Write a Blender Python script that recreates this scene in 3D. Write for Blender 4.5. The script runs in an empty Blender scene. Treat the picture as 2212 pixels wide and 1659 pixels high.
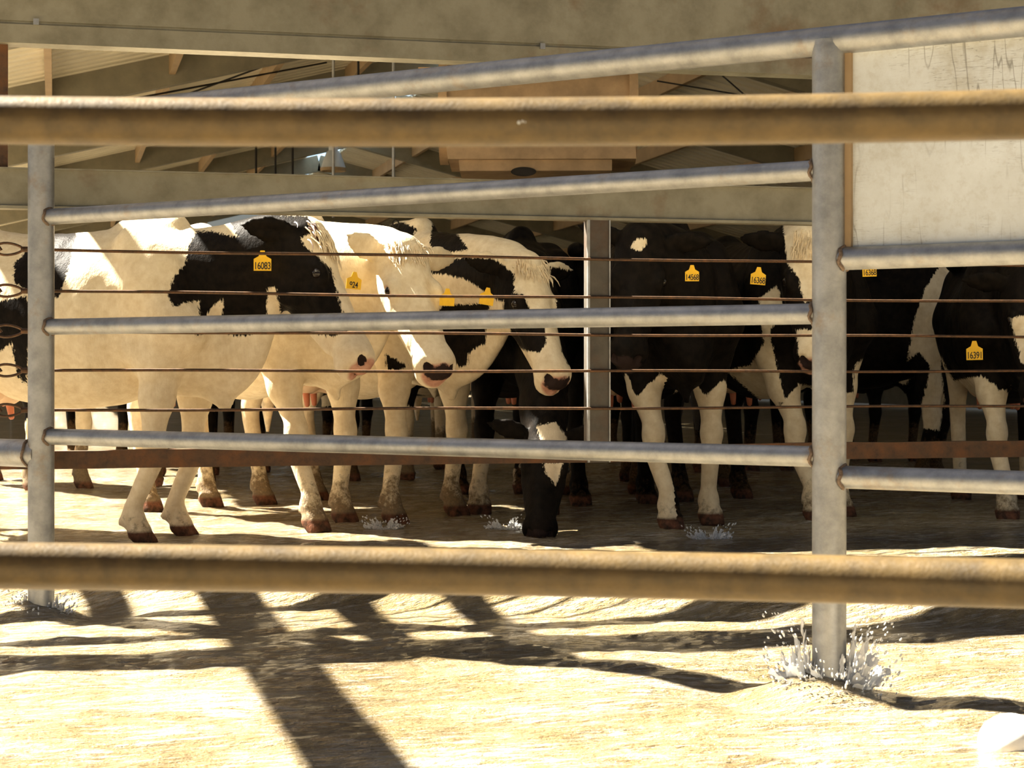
import bpy, math, random
import numpy as np
from mathutils import Vector, Matrix

random.seed(7)
rng = np.random.default_rng(7)
SC = bpy.context.scene
COL = SC.collection

# ------------------------------------------------------------------ camera, sky, sun, exposure
FPX = 4000.0                       # focal length in pixels of the 2212 px wide frame
CAM_Z = 0.77                       # eye height above the cow alley floor (z = 0)
TH = math.atan(986.0 / FPX)        # the barn runs along +y; the camera looks a little to the right of it
SN, CS = math.sin(TH), math.cos(TH)
cam_data = bpy.data.cameras.new('camera')
cam = bpy.data.objects.new('camera', cam_data)
COL.objects.link(cam)
cam.location = (0, 0, CAM_Z)
cam.rotation_euler = (math.pi / 2, 0, -TH)
cam_data.sensor_width = 36.0
cam_data.lens = 36.0 * FPX / 2212.0
cam_data.shift_y = -29.5 / 2212.0
cam_data.clip_start = 0.05
cam_data.clip_end = 400
cam_data.dof.use_dof = True
cam_data.dof.focus_distance = 7.6
cam_data.dof.aperture_fstop = 11.0
SC.camera = cam

SUN_H = (0.7018, -0.7127)             # horizontal travel of the sunlight (world x, y)
SUN_EL = math.radians(50)
world = bpy.data.worlds.new('sky')
SC.world = world
world.use_nodes = True
wn = world.node_tree.nodes
wl = world.node_tree.links
sky = wn.new('ShaderNodeTexSky')
sky.sky_type = 'NISHITA'
sky.sun_disc = False
sky.sun_elevation = SUN_EL
sky.sun_rotation = math.atan2(-SUN_H[0], -SUN_H[1])
sky.air_density = 1.0
sky.dust_density = 3.0
wn['Background'].inputs['Strength'].default_value = 0.042
wl.new(sky.outputs[0], wn['Background'].inputs['Color'])

sun_d = bpy.data.lights.new('sun', 'SUN')
sun_d.energy = 38.0
sun_d.color = (1.0, 0.92, 0.78)
sun_d.angle = math.radians(0.55)
sun = bpy.data.objects.new('sun', sun_d)
COL.objects.link(sun)
_n = math.hypot(*SUN_H)
sd = Vector((SUN_H[0] / _n * math.cos(SUN_EL), SUN_H[1] / _n * math.cos(SUN_EL), -math.sin(SUN_EL)))
sun.rotation_euler = sd.to_track_quat('-Z', 'Y').to_euler()
sun.location = (-10, 12, 14)

SC.view_settings.view_transform = 'Standard'
SC.view_settings.look = 'None'
SC.view_settings.exposure = 0.35
SC.view_settings.gamma = 1.0
SC.view_settings.use_curve_mapping = False
SC.cycles.max_bounces = 8
SC.cycles.diffuse_bounces = 5
SC.cycles.glossy_bounces = 3

FLUME = -0.195                     # floor of the flush channel in front of the cows


def P(px, py, Z):
    """world point seen at photo pixel (px, py), Z metres along the view axis"""
    X = (px - 1106.0) / FPX * Z
    return np.array((X * CS + Z * SN, -X * SN + Z * CS, CAM_Z + (800.0 - py) / FPX * Z))


def W(X, Z, z):
    """world point from camera-frame plan position (X right, Z ahead) and height above the eye"""
    return np.array((X * CS + Z * SN, -X * SN + Z * CS, CAM_Z + z))


def to_px(V):
    x, y, z = V[:, 0], V[:, 1], V[:, 2] - CAM_Z
    X = x * CS - y * SN
    Z = x * SN + y * CS
    return 1106 + FPX * X / Z, 800 - FPX * z / Z, Z


# ------------------------------------------------------------------ materials
def mat(name):
    m = bpy.data.materials.new(name)
    m.use_nodes = True
    nt = m.node_tree
    return m, nt, nt.nodes['Principled BSDF'], nt.nodes, nt.links


def N(nt, t, **kw):
    n = nt.nodes.new(t)
    for k, v in kw.items():
        if k in n.inputs:
            n.inputs[k].default_value = v
        else:
            setattr(n, k, v)
    return n


def coords(nt, scale=(1, 1, 1), obj=True):
    tc = nt.nodes.new('ShaderNodeTexCoord')
    mp = nt.nodes.new('ShaderNodeMapping')
    mp.inputs['Scale'].default_value = scale
    nt.links.new(tc.outputs['Object' if obj else 'Generated'], mp.inputs['Vector'])
    return mp.outputs[0]


def ramp(nt, fac, stops):
    r = nt.nodes.new('ShaderNodeValToRGB')
    e = r.color_ramp.elements
    e[0].position, e[0].color = stops[0][0], (*stops[0][1], 1)
    e[1].position, e[1].color = stops[-1][0], (*stops[-1][1], 1)
    for p, c in stops[1:-1]:
        q = e.new(p)
        q.color = (*c, 1)
    nt.links.new(fac, r.inputs[0])
    return r.outputs[0]


def noise(nt, vec, scale, detail=4, rough=0.6):
    n = N(nt, 'ShaderNodeTexNoise', Scale=scale, Detail=detail, Roughness=rough)
    nt.links.new(vec, n.inputs['Vector'])
    return n.outputs['Fac']


def mix(nt, fac, a, b):
    m = nt.nodes.new('ShaderNodeMix')
    m.data_type = 'RGBA'
    for s, v in ((m.inputs[0], fac), (m.inputs[6], a), (m.inputs[7], b)):
        if isinstance(v, (int, float)):
            s.default_value = v
        elif isinstance(v, tuple):
            s.default_value = (*v, 1)
        else:
            nt.links.new(v, s)
    return m.outputs[2]


def math_(nt, op, a, b=None, clamp=False):
    m = nt.nodes.new('ShaderNodeMath')
    m.operation = op
    m.use_clamp = clamp
    for s, v in ((m.inputs[0], a), (m.inputs[1], b)):
        if v is None:
            continue
        if isinstance(v, (int, float)):
            s.default_value = v
        else:
            nt.links.new(v, s)
    return m.outputs[0]


def bump(nt, bsdf, h, strength=0.3, dist=0.01):
    b = N(nt, 'ShaderNodeBump', Strength=strength, Distance=dist)
    nt.links.new(h, b.inputs['Height'])
    nt.links.new(b.outputs[0], bsdf.inputs['Normal'])


def metal(name, base, dark, rust, rust_amt=0.3, metallic=0.55, rough=0.42, scale=9.0, bumps=0.15):
    m, nt, b, ns, ln = mat(name)
    v = coords(nt)
    f1 = noise(nt, v, scale, 6, 0.65)
    f2 = noise(nt, v, scale * 0.35, 5, 0.7)
    f3 = noise(nt, v, scale * 7, 3, 0.6)
    c = ramp(nt, f1, [(0.3, dark), (0.62, base)])
    k = ramp(nt, f2, [(0.62 - rust_amt * 0.5, (0, 0, 0)), (0.80 - rust_amt * 0.35, (1, 1, 1))])
    c = mix(nt, math_(nt, 'MULTIPLY', k, 0.75), c, rust)
    ln.new(c, b.inputs['Base Color'])
    b.inputs['Metallic'].default_value = metallic
    ln.new(math_(nt, 'ADD', math_(nt, 'MULTIPLY', f3, 0.25), rough - 0.1), b.inputs['Roughness'])
    bump(nt, b, f3, bumps, 0.004)
    return m


def plain(name, col, rough=0.6, metallic=0.0, var=0.25, scale=8.0, spec=None):
    m, nt, b, ns, ln = mat(name)
    v = coords(nt)
    f = noise(nt, v, scale, 5, 0.65)
    lo = tuple(c * (1 - var) for c in col)
    hi = tuple(min(1, c * (1 + var)) for c in col)
    ln.new(ramp(nt, f, [(0.3, lo), (0.7, hi)]), b.inputs['Base Color'])
    b.inputs['Roughness'].default_value = rough
    b.inputs['Metallic'].default_value = metallic
    if spec is not None:
        b.inputs['Specular IOR Level'].default_value = spec
    bump(nt, b, f, 0.12, 0.004)
    return m


M = {}
M['galv'] = metal('galvanised_pipe', (0.46, 0.47, 0.48), (0.30, 0.31, 0.32), (0.34, 0.24, 0.13), 0.10, 0.95, 0.46, 14)
M['galv_beam'] = metal('weathered_galvanised_beam', (0.30, 0.285, 0.22), (0.19, 0.175, 0.125), (0.16, 0.075, 0.025), 0.16, 0.25, 0.5, 7)
M['panel'] = None
M['post_steel'] = metal('dull_dark_post_steel', (0.12, 0.105, 0.085), (0.07, 0.062, 0.05), (0.10, 0.045, 0.02), 0.2, 0.2, 0.5, 9)
M['rust_rail'] = metal('rusty_brown_pipe', (0.115, 0.074, 0.024), (0.062, 0.041, 0.014), (0.034, 0.022, 0.010), 0.22, 0.1, 0.36, 26)
M['rust_iron'] = metal('rusted_iron', (0.11, 0.055, 0.025), (0.055, 0.03, 0.018), (0.20, 0.075, 0.02), 0.35, 0.2, 0.55, 22)
M['cable'] = metal('rusty_wire_rope', (0.13, 0.07, 0.035), (0.06, 0.035, 0.02), (0.22, 0.10, 0.04), 0.3, 0.4, 0.5, 60)
M['sheet'] = plain('cream_ribbed_roofing', (0.70, 0.65, 0.50), 0.5, 0.0, 0.10, 2.0)
M['rafter'] = plain('grey_rafter_steel', (0.21, 0.19, 0.135), 0.6, 0.0, 0.18, 4.0)
M['purlin'] = plain('tan_purlin_steel', (0.34, 0.235, 0.125), 0.6, 0.0, 0.15, 4.0)
M['weld'] = plain('weld_bead', (0.17, 0.12, 0.085), 0.7, 0.2, 0.5, 120)
M['fan'] = plain('dusty_tan_fan_steel', (0.42, 0.29, 0.165), 0.65, 0.0, 0.25, 5)
M['dark'] = plain('dark_hole', (0.015, 0.012, 0.01), 0.8, 0, 0.2)
M['lamp'] = plain('lamp_white_shade', (0.62, 0.66, 0.70), 0.4, 0, 0.06)
M['glare'] = plain('white_glare', (0.86, 0.85, 0.82), 0.5, 0, 0.05, 40)
M['yellow'] = plain('yellow_tag_plastic', (0.86, 0.50, 0.012), 0.45, 0, 0.08, 30)
M['ink'] = plain('black_tag_ink', (0.012, 0.01, 0.008), 0.6, 0, 0.1)
M['eye'] = plain('glossy_dark_eye', (0.012, 0.008, 0.006), 0.08, 0, 0.1)
M['teat'] = plain('pink_udder_skin', (0.66, 0.36, 0.25), 0.55, 0, 0.18, 12)
M['udder'] = plain('cream_pink_udder_skin', (0.66, 0.47, 0.31), 0.6, 0, 0.15, 10)
M['teat_red'] = plain('red_pink_teat', (0.52, 0.17, 0.09), 0.55, 0, 0.2, 12)
M['hair_brown'] = plain('brown_forelock_hair', (0.09, 0.03, 0.012), 0.5, 0, 0.4, 20)
M['hair_cream'] = plain('cream_forelock_hair', (0.66, 0.54, 0.36), 0.55, 0, 0.3, 20)
M['tail_dark'] = plain('dark_tail_hair', (0.03, 0.022, 0.016), 0.6, 0, 0.4, 20)


def make_panel_mat():
    m, nt, b, ns, ln = mat('scratched_galvanised_sheet')
    v = coords(nt)
    f1 = noise(nt, v, 3.0, 8, 0.72)
    f2 = noise(nt, v, 30.0, 4, 0.7)
    c = ramp(nt, f1, [(0.30, (0.50, 0.49, 0.43)), (0.46, (0.66, 0.69, 0.69)), (0.7, (0.76, 0.81, 0.84))])
    c = mix(nt, math_(nt, 'MULTIPLY', ramp(nt, f2, [(0.5, (0, 0, 0)), (0.75, (1, 1, 1))]), 0.35), c, (0.42, 0.38, 0.29))
    # scratches: thin stretched noise lines in two directions
    for sc, amt in (((2.0, 2.0, 0.25), 0.75), ((1.0, 1.0, 14.0), 0.6)):
        v2 = coords(nt, sc)
        w = noise(nt, v2, 11.0, 2, 0.4)
        k = math_(nt, 'ABSOLUTE', math_(nt, 'SUBTRACT', w, 0.5))
        k = ramp(nt, k, [(0.0, (1, 1, 1)), (0.02, (0, 0, 0))])
        reg = ramp(nt, noise(nt, v, 3.2, 3, 0.6), [(0.42, (0, 0, 0)), (0.56, (1, 1, 1))])
        k = math_(nt, 'MULTIPLY', math_(nt, 'MULTIPLY', k, reg), amt)
        c = mix(nt, k, c, (0.17, 0.16, 0.14))
    ln.new(c, b.inputs['Base Color'])
    b.inputs['Metallic'].default_value = 0.1
    b.inputs['Roughness'].default_value = 0.5
    bump(nt, b, f2, 0.1, 0.003)
    return m


M['panel'] = make_panel_mat()


def make_coat():
    m, nt, b, ns, ln = mat('holstein_coat')
    v = coords(nt)
    at = lambda n: N(nt, 'ShaderNodeAttribute', attribute_name=n).outputs['Fac']
    fine = noise(nt, v, 95, 3, 0.7)
    mid = noise(nt, v, 26, 3, 0.6)
    stretch = noise(nt, coords(nt, (45, 45, 9)), 2.2, 3, 0.6)
    edge = math_(nt, 'ADD', math_(nt, 'MULTIPLY', math_(nt, 'SUBTRACT', stretch, 0.5), 0.045),
                 math_(nt, 'MULTIPLY', math_(nt, 'SUBTRACT', fine, 0.5), 0.014))
    k = math_(nt, 'ADD', at('coat'), edge)
    k = math_(nt, 'ADD', math_(nt, 'MULTIPLY', k, 140.0), 0.5, True)
    white = ramp(nt, mid, [(0.25, (0.64, 0.52, 0.34)), (0.75, (0.80, 0.70, 0.52))])
    black = ramp(nt, mid, [(0.3, (0.005, 0.0045, 0.004)), (0.75, (0.014, 0.0105, 0.008))])
    c = mix(nt, k, white, black)
    pn = math_(nt, 'ADD', math_(nt, 'MULTIPLY', at('pink'), 1.6), math_(nt, 'MULTIPLY', math_(nt, 'SUBTRACT', mid, 0.5), 0.6))
    pn = math_(nt, 'MULTIPLY', math_(nt, 'SUBTRACT', pn, 0.45), 3.0, True)
    c = mix(nt, pn, c, ramp(nt, mid, [(0.3, (0.40, 0.19, 0.13)), (0.7, (0.62, 0.36, 0.26))]))
    nn = math_(nt, 'MULTIPLY', math_(nt, 'SUBTRACT', math_(nt, 'ADD', at('nose'), math_(nt, 'MULTIPLY', math_(nt, 'SUBTRACT', mid, 0.5), 0.9)), 0.5), 6.0, True)
    c = mix(nt, nn, c, (0.03, 0.02, 0.018))
    dn = noise(nt, v, 34, 5, 0.75)
    d = math_(nt, 'ADD', math_(nt, 'MULTIPLY', at('dirt'), 1.5), math_(nt, 'SUBTRACT', dn, 1.12))
    d = math_(nt, 'MULTIPLY', d, 4.0, True)
    c = mix(nt, math_(nt, 'MULTIPLY', d, 0.85), c, ramp(nt, fine, [(0.3, (0.05, 0.032, 0.016)), (0.7, (0.16, 0.095, 0.045))]))
    h = math_(nt, 'MULTIPLY', at('hoof'), 1.0)
    c = mix(nt, h, c, ramp(nt, mid, [(0.35, (0.05, 0.032, 0.022)), (0.7, (0.20, 0.085, 0.05))]))
    ln.new(c, b.inputs['Base Color'])
    ln.new(math_(nt, 'SUBTRACT', 0.62, math_(nt, 'MULTIPLY', k, 0.12)), b.inputs['Roughness'])
    b.inputs['Specular IOR Level'].default_value = 0.03
    b.inputs['Sheen Weight'].default_value = 0.0
    hb = math_(nt, 'ADD', math_(nt, 'MULTIPLY', fine, 0.5), stretch)
    lo = noise(nt, coords(nt, (1, 1, 0.6)), 9, 2, 0.5)
    bump(nt, b, math_(nt, 'ADD', hb, math_(nt, 'MULTIPLY', lo, 4.0)), 0.3, 0.008)
    return m


M['coat'] = make_coat()


def make_water(name):
    m, nt, b, ns, ln = mat(name)
    v = coords(nt)
    big = noise(nt, coords(nt, (1, 1.6, 1)), 1.6, 5, 0.65)
    strk = noise(nt, coords(nt, (1.6, 5.0, 1)), 3.6, 5, 0.7)
    fine = noise(nt, coords(nt, (1, 2.2, 1)), 26, 4, 0.7)
    mm = math_(nt, 'ADD', math_(nt, 'MULTIPLY', big, 0.5), math_(nt, 'MULTIPLY', strk, 0.5))
    c = ramp(nt, mm, [(0.34, (0.13, 0.092, 0.042)), (0.5, (0.25, 0.185, 0.09)), (0.66, (0.42, 0.34, 0.20))])
    fo = noise(nt, coords(nt, (1.5, 8.0, 1)), 5.0, 6, 0.78)
    fo2 = noise(nt, coords(nt, (1, 2.0, 1)), 1.3, 3, 0.6)
    fo = math_(nt, 'ADD', fo, math_(nt, 'MULTIPLY', math_(nt, 'SUBTRACT', fo2, 0.5), 0.35))
    fk = ramp(nt, fo, [(0.50, (0, 0, 0)), (0.66, (1, 1, 1))])
    c = mix(nt, math_(nt, 'MULTIPLY', fk, 0.6), c, (0.72, 0.70, 0.64))  # pale streaks in the colour stand for foam and bright glints
    ln.new(c, b.inputs['Base Color'])
    b.inputs['Roughness'].default_value = 0.10
    b.inputs['Specular IOR Level'].default_value = 0.7
    h = math_(nt, 'ADD', math_(nt, 'MULTIPLY', strk, 1.0), math_(nt, 'MULTIPLY', fine, 0.7))
    bump(nt, b, h, 1.0, 0.05)
    return m


M['water'] = make_water('muddy_flowing_water')
M['concrete'] = plain('wet_brown_concrete', (0.20, 0.15, 0.085), 0.5, 0, 0.3, 2.0)


def make_spray():
    m, nt, b, ns, ln = mat('splashing_water')
    b.inputs['Base Color'].default_value = (0.92, 0.93, 0.93, 1)
    b.inputs['Roughness'].default_value = 0.2
    b.inputs['Transmission Weight'].default_value = 0.2
    b.inputs['IOR'].default_value = 1.33
    return m


M['spray'] = make_spray()


# ------------------------------------------------------------------ mesh helpers
class MB:
    def __init__(self):
        self.v, self.f = [], []

    def add(self, vs, fs):
        o = len(self.v)
        self.v += [tuple(map(float, p)) for p in vs]
        self.f += [tuple(i + o for i in f) for f in fs]
        return self

    def box(self, c, size, ax=None):
        c = np.array(c, float)
        A = np.eye(3) if ax is None else np.array(ax, float)   # rows: axes
        h = np.array(size, float) / 2
        vs = [c + A.T @ (h * np.array((i, j, k))) for i in (-1, 1) for j in (-1, 1) for k in (-1, 1)]
        return self.add(vs, [(0, 1, 3, 2), (4, 6, 7, 5), (0, 4, 5, 1), (2, 3, 7, 6), (0, 2, 6, 4), (1, 5, 7, 3)])

    def tube(self, pts, r, n=16, cap=True, closed=False):
        pts = [np.array(p, float) for p in pts]
        m = len(pts)
        rs = [r] * m if np.isscalar(r) else list(r)
        T = []
        for i in range(m):
            if closed:
                t = pts[(i + 1) % m] - pts[i - 1]
            else:
                t = pts[min(i + 1, m - 1)] - pts[max(i - 1, 0)]
            T.append(t / (np.linalg.norm(t) + 1e-12))
        up = np.array((0, 0, 1.0)) if abs(T[0][2]) < 0.9 else np.array((1.0, 0, 0))
        vs = []
        a = np.cross(T[0], up)
        for i in range(m):
            a = a - T[i] * a.dot(T[i])
            a /= np.linalg.norm(a) + 1e-12
            b = np.cross(T[i], a)
            for j in range(n):
                q = 2 * math.pi * j / n
                vs.append(pts[i] + rs[i] * (math.cos(q) * a + math.sin(q) * b))
        fs = []
        for i in range(m if closed else m - 1):
            k = (i + 1) % m
            for j in range(n):
                l = (j + 1) % n
                fs.append((i * n + j, k * n + j, k * n + l, i * n + l))
        if cap and not closed:
            fs.append(tuple(range(n - 1, -1, -1))[::-1] if False else tuple(range(n)))
            fs.append(tuple((m - 1) * n + j for j in range(n - 1, -1, -1)))
        return self.add(vs, fs)

    def prism(self, prof, a, b, side):
        """extrude the profile [(s, z)] from a to b; s is measured along 'side', z up"""
        a, b, side = (np.array(q, float) for q in (a, b, side))
        n = len(prof)
        vs = [p + side * s + np.array((0, 0, z)) for p in (a, b) for s, z in prof]
        fs = [(i, (i + 1) % n, n + (i + 1) % n, n + i) for i in range(n)]
        fs += [tuple(range(n - 1, -1, -1)), tuple(range(n, 2 * n))]
        return self.add(vs, fs)

    def lathe(self, c, prof, n=20, axis=(0, 0, 1)):
        c = np.array(c, float)
        q = Vector((0, 0, 1)).rotation_difference(Vector(axis)).to_matrix()
        vs = []
        for r, z in prof:
            for j in range(n):
                t = 2 * math.pi * j / n
                vs.append(c + np.array(q @ Vector((r * math.cos(t), r * math.sin(t), z))))
        fs = [(i * n + j, i * n + (j + 1) % n, (i + 1) * n + (j + 1) % n, (i + 1) * n + j)
              for i in range(len(prof) - 1) for j in range(n)]
        return self.add(vs, fs)

    def build(self, name, m, parent=None, smooth=False, loc=None):
        me = bpy.data.meshes.new(name)
        vs = np.array(self.v)
        if loc is not None:
            vs = vs - np.array(loc, float)
        me.from_pydata([tuple(p) for p in vs], [], self.f)
        return finish(name, me, m, parent, smooth, loc)


def finish(name, me, m, parent=None, smooth=False, loc=None):
    if m is not None:
        me.materials.append(m)
    if smooth:
        me.polygons.foreach_set('use_smooth', [True] * len(me.polygons))
        if hasattr(me, 'set_sharp_from_angle'):
            me.set_sharp_from_angle(angle=math.radians(50))
    me.update()
    o = bpy.data.objects.new(name, me)
    COL.objects.link(o)
    if parent is not None:
        o.parent = parent
    if loc is not None:
        o.location = loc
    return o


def fix_normals(o):
    import bmesh
    bm = bmesh.new()
    bm.from_mesh(o.data)
    bmesh.ops.recalc_face_normals(bm, faces=bm.faces)
    bm.to_mesh(o.data)
    bm.free()
    return o


def empty(name, loc=(0, 0, 0)):
    o = bpy.data.objects.new(name, None)
    COL.objects.link(o)
    o.location = loc
    o.empty_display_size = 0.1
    return o


def tag(o, label=None, cat=None, group=None, kind=None):
    for k, v in (('label', label), ('category', cat), ('group', group), ('kind', kind)):
        if v:
            o[k] = v
    return o


def lines(n, a, b):
    return [np.array(a) + (np.array(b) - np.array(a)) * t for t in np.linspace(0, 1, n)]


def vnoise(x, y, seed=0):
    """smooth value noise, vectorised"""
    xi, yi = np.floor(x).astype(np.int64), np.floor(y).astype(np.int64)
    xf, yf = x - xi, y - yi
    u, v = xf * xf * (3 - 2 * xf), yf * yf * (3 - 2 * yf)

    def h(i, j):
        n = (i * 374761393 + j * 668265263 + seed * 974711) & 0x7fffffff
        n = ((n ^ (n >> 13)) * 1274126177) & 0x7fffffff
        return ((n ^ (n >> 16)) & 0xffff) / 65535.0
    return (h(xi, yi) * (1 - u) + h(xi + 1, yi) * u) * (1 - v) + (h(xi, yi + 1) * (1 - u) + h(xi + 1, yi + 1) * u) * v


# ------------------------------------------------------------------ floor and water
RAMP_A, RAMP_B = (0.0, 8.02), (2212.0, 7.25)    # the alley edge: pixel column -> distance of the top of the apron


def floor_z(x, y):
    X = x * CS - y * SN
    Z = np.maximum(x * SN + y * CS, 0.5)
    px = np.clip(1106 + FPX * X / Z, -1500, 3700)
    edge = RAMP_A[1] + (RAMP_B[1] - RAMP_A[1]) * px / 2212.0
    t = np.clip((edge - Z) / 0.45, 0, 1)
    return FLUME * t * t * (3 - 2 * t)


def grid_mesh(name, xs, ys, zf, m, parent=None, smooth=True):
    gx, gy = np.meshgrid(xs, ys, indexing='ij')
    gz = zf(gx, gy)
    nx, ny = gx.shape
    V = np.stack([gx, gy, gz], -1).reshape(-1, 3)
    i = np.arange(nx * ny).reshape(nx, ny)
    F = np.stack([i[:-1, :-1], i[1:, :-1], i[1:, 1:], i[:-1, 1:]], -1).reshape(-1, 4)
    me = mesh_np(name, V, F)
    return finish(name, me, m, parent, smooth)


def mesh_np(name, V, F):
    me = bpy.data.meshes.new(name)
    V = np.asarray(V, np.float32)
    F = np.asarray(F, np.int32)
    k = F.shape[1]
    me.vertices.add(len(V))
    me.vertices.foreach_set('co', V.ravel())
    me.loops.add(F.size)
    me.loops.foreach_set('vertex_index', F.ravel())
    me.polygons.add(len(F))
    me.polygons.foreach_set('loop_start', np.arange(0, F.size, k, dtype=np.int32))
    me.polygons.foreach_set('loop_total', np.full(len(F), k, np.int32))
    me.update(calc_edges=True)
    return me


fl = grid_mesh('floor', np.concatenate([np.linspace(-40, -4, 10), np.linspace(-3.5, 9, 90), np.linspace(10, 45, 10)]),
               np.concatenate([np.linspace(-25, 1, 10), np.linspace(1.5, 14, 110), np.linspace(15, 75, 14)]),
               lambda x, y: floor_z(x, y) - 0.03, M['concrete'])
tag(fl, 'wet brown concrete floor under the flush water', None, None, 'structure')


def water_z(x, y):
    # flow runs to the right along the channel
    s = x * 0.95 - y * 0.3
    t = x * 0.3 + y * 0.95
    a = (vnoise(s * 2.2, t * 5.5, 1) - 0.5) * 0.020
    a += (vnoise(s * 6.0, t * 13.0, 2) - 0.5) * 0.013
    a += (vnoise(s * 15.0, t * 30.0, 3) - 0.5) * 0.007
    for (bx, bz) in ((-1.846, 7.26), (0.949, 5.54)):
        b = W(bx, bz, 0)
        d = np.hypot(x - b[0] + 0.05, y - b[1])
        a += 0.05 * np.exp(-(d / 0.13) ** 2) - 0.02 * np.exp(-((d - 0.3) / 0.12) ** 2)
    return floor_z(x, y) + 0.012 + a


wt = grid_mesh('flowing_water', np.arange(-2.2, 6.8, 0.026), np.arange(3.2, 15.0, 0.026), water_z, M['water'])
tag(wt, 'shallow muddy flush water flowing over the floor', 'water', None, 'stuff')
wo = []
for (x0, x1, y0, y1) in ((-40, 45, -25, 3.2), (-40, 45, 15.0, 75), (-40, -2.2, 3.2, 15.0), (6.8, 45, 3.2, 15.0)):
    wo.append((x0, x1, y0, y1))
mb = MB()
for x0, x1, y0, y1 in wo:
    for xa, xb in zip(np.linspace(x0, x1, 12)[:-1], np.linspace(x0, x1, 12)[1:]):
        for ya, yb in zip(np.linspace(y0, y1, 12)[:-1], np.linspace(y0, y1, 12)[1:]):
            c = [(xa, ya), (xb, ya), (xb, yb), (xa, yb)]
            mb.add([(p, q, float(floor_z(np.array(p), np.array(q))) + 0.012) for p, q in c], [(0, 1, 2, 3)])
mb.build('water_edge', M['water'], wt)

# ------------------------------------------------------------------ barn roof
H_R, X_R, SLOPE = 4.5, 5.35, 0.25               # ridge height above the eye, ridge x, pitch
X_EAVE, Y_FRONT_L, Y_FRONT, Y_BACK = -1.15, 12.5, 9.7, 52.0
X_STEP = 0.12


def roof_z(x):
    return CAM_Z + H_R - SLOPE * abs(x - X_R)


roof = empty('ceiling', (0, 0, 0))
tag(roof, 'cream ribbed metal barn roof on grey rafters', None, None, 'structure')


def ribbed(name, x0, x1, y0, y1):
    ys, zs = [], []
    y = y0
    while y < y1:
        for dy, dz in ((0.0, 0.0), (0.16, 0.0), (0.175, 0.06), (0.255, 0.06), (0.27, 0.0)):
            ys.append(y + dy)
            zs.append(dz)
        y += 0.28
    n = len(ys)
    V = [(x, yy, roof_z(x) + dz) for x in (x0, x1) for yy, dz in zip(ys, zs)]
    F = [(i, i + 1, n + i + 1, n + i) for i in range(n - 1)]
    return finish(name, mesh_np(name, V, F), M['sheet'], roof)


ribbed('roof_sheet', X_EAVE, X_STEP, Y_FRONT_L, Y_BACK)
ribbed('roof_sheet', X_STEP, X_R - 0.28, Y_FRONT, Y_BACK)
ribbed('roof_sheet', X_R + 0.28, 17.0, Y_FRONT, Y_BACK)
MB().box((X_R, (Y_FRONT + 24) / 2, roof_z(X_R) + 0.03), (0.8, 24 - Y_FRONT, 0.03)).build('ridge_cap', M['sheet'], roof)


def make_opal():
    m, nt, b, ns, ln = mat('opal_ridge_light')
    tr = N(nt, 'ShaderNodeBsdfTranslucent')
    tr.inputs['Color'].default_value = (0.42, 0.52, 0.62, 1)
    df = N(nt, 'ShaderNodeBsdfDiffuse')
    df.inputs['Color'].default_value = (0.6, 0.65, 0.7, 1)
    mx = N(nt, 'ShaderNodeMixShader')
    mx.inputs[0].default_value = 0.35
    ln.new(tr.outputs[0], mx.inputs[1])
    ln.new(df.outputs[0], mx.inputs[2])
    ln.new(mx.outputs[0], ns['Material Output'].inputs['Surface'])
    return m


y_ = 24.0
while y_ < Y_BACK:
    MB().box((X_R, y_ + 0.98, roof_z(X_R) + 0.02), (0.62, 1.94, 0.006)).build('ridge_skylight', M.setdefault('opal', M.get('opal') or make_opal()), roof)
    y_ += 2.0


def slope_box(x0, x1, y, depth, width):
    a, b = np.array((x0, y, roof_z(x0) - depth / 2)), np.array((x1, y, roof_z(x1) - depth / 2))
    e = (b - a) / np.linalg.norm(b - a)
    up = np.cross(e, (0, 1, 0))
    return MB().box((a + b) / 2, (np.linalg.norm(b - a), width, depth), (e, (0, 1, 0), up))


k = 0
yy = 11.8
while yy < Y_BACK:
    slope_box(X_EAVE if yy > Y_FRONT_L else X_STEP, X_R, yy, 0.33, 0.16).build('rafter', M['rafter'], roof)
    slope_box(X_R, 17.0, yy, 0.33, 0.16).build('rafter', M['rafter'], roof)
    yy += 4.47
px_ = -0.07
while px_ < 16.9:
    if abs(px_ - X_R) > 0.4:
        y0 = Y_FRONT if px_ > X_STEP else Y_FRONT_L
        MB().box((px_, (y0 + Y_BACK) / 2, roof_z(px_) - 0.11), (0.07, Y_BACK - y0, 0.22)).build('purlin', M['purlin'], roof)
    px_ += 1.315
# open framing carried on past the sheeted roof at the left: its bars stripe the channel floor with shade
SX, SY = (SUN_H[i] / _n / math.tan(SUN_EL) for i in (0, 1))      # shadow shift per metre of height
for xg, ya, yb, wd in ((0.25, 7.3, 8.2, 0.12), (0.75, 3.6, 8.2, 0.19), (1.2, 6.2, 8.0, 0.11), (1.65, 5.7, 8.0, 0.10)):
    xs_ = xg
    for _ in range(20):
        xs_ = xg - SX * (roof_z(xs_) - FLUME)
    dy = -SY * (roof_z(xs_) - FLUME)
    MB().box((xs_, (ya + yb) / 2 + dy, roof_z(xs_) - 0.06), (wd, yb - ya, 0.12)).build('purlin', M['purlin'], roof)
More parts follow.
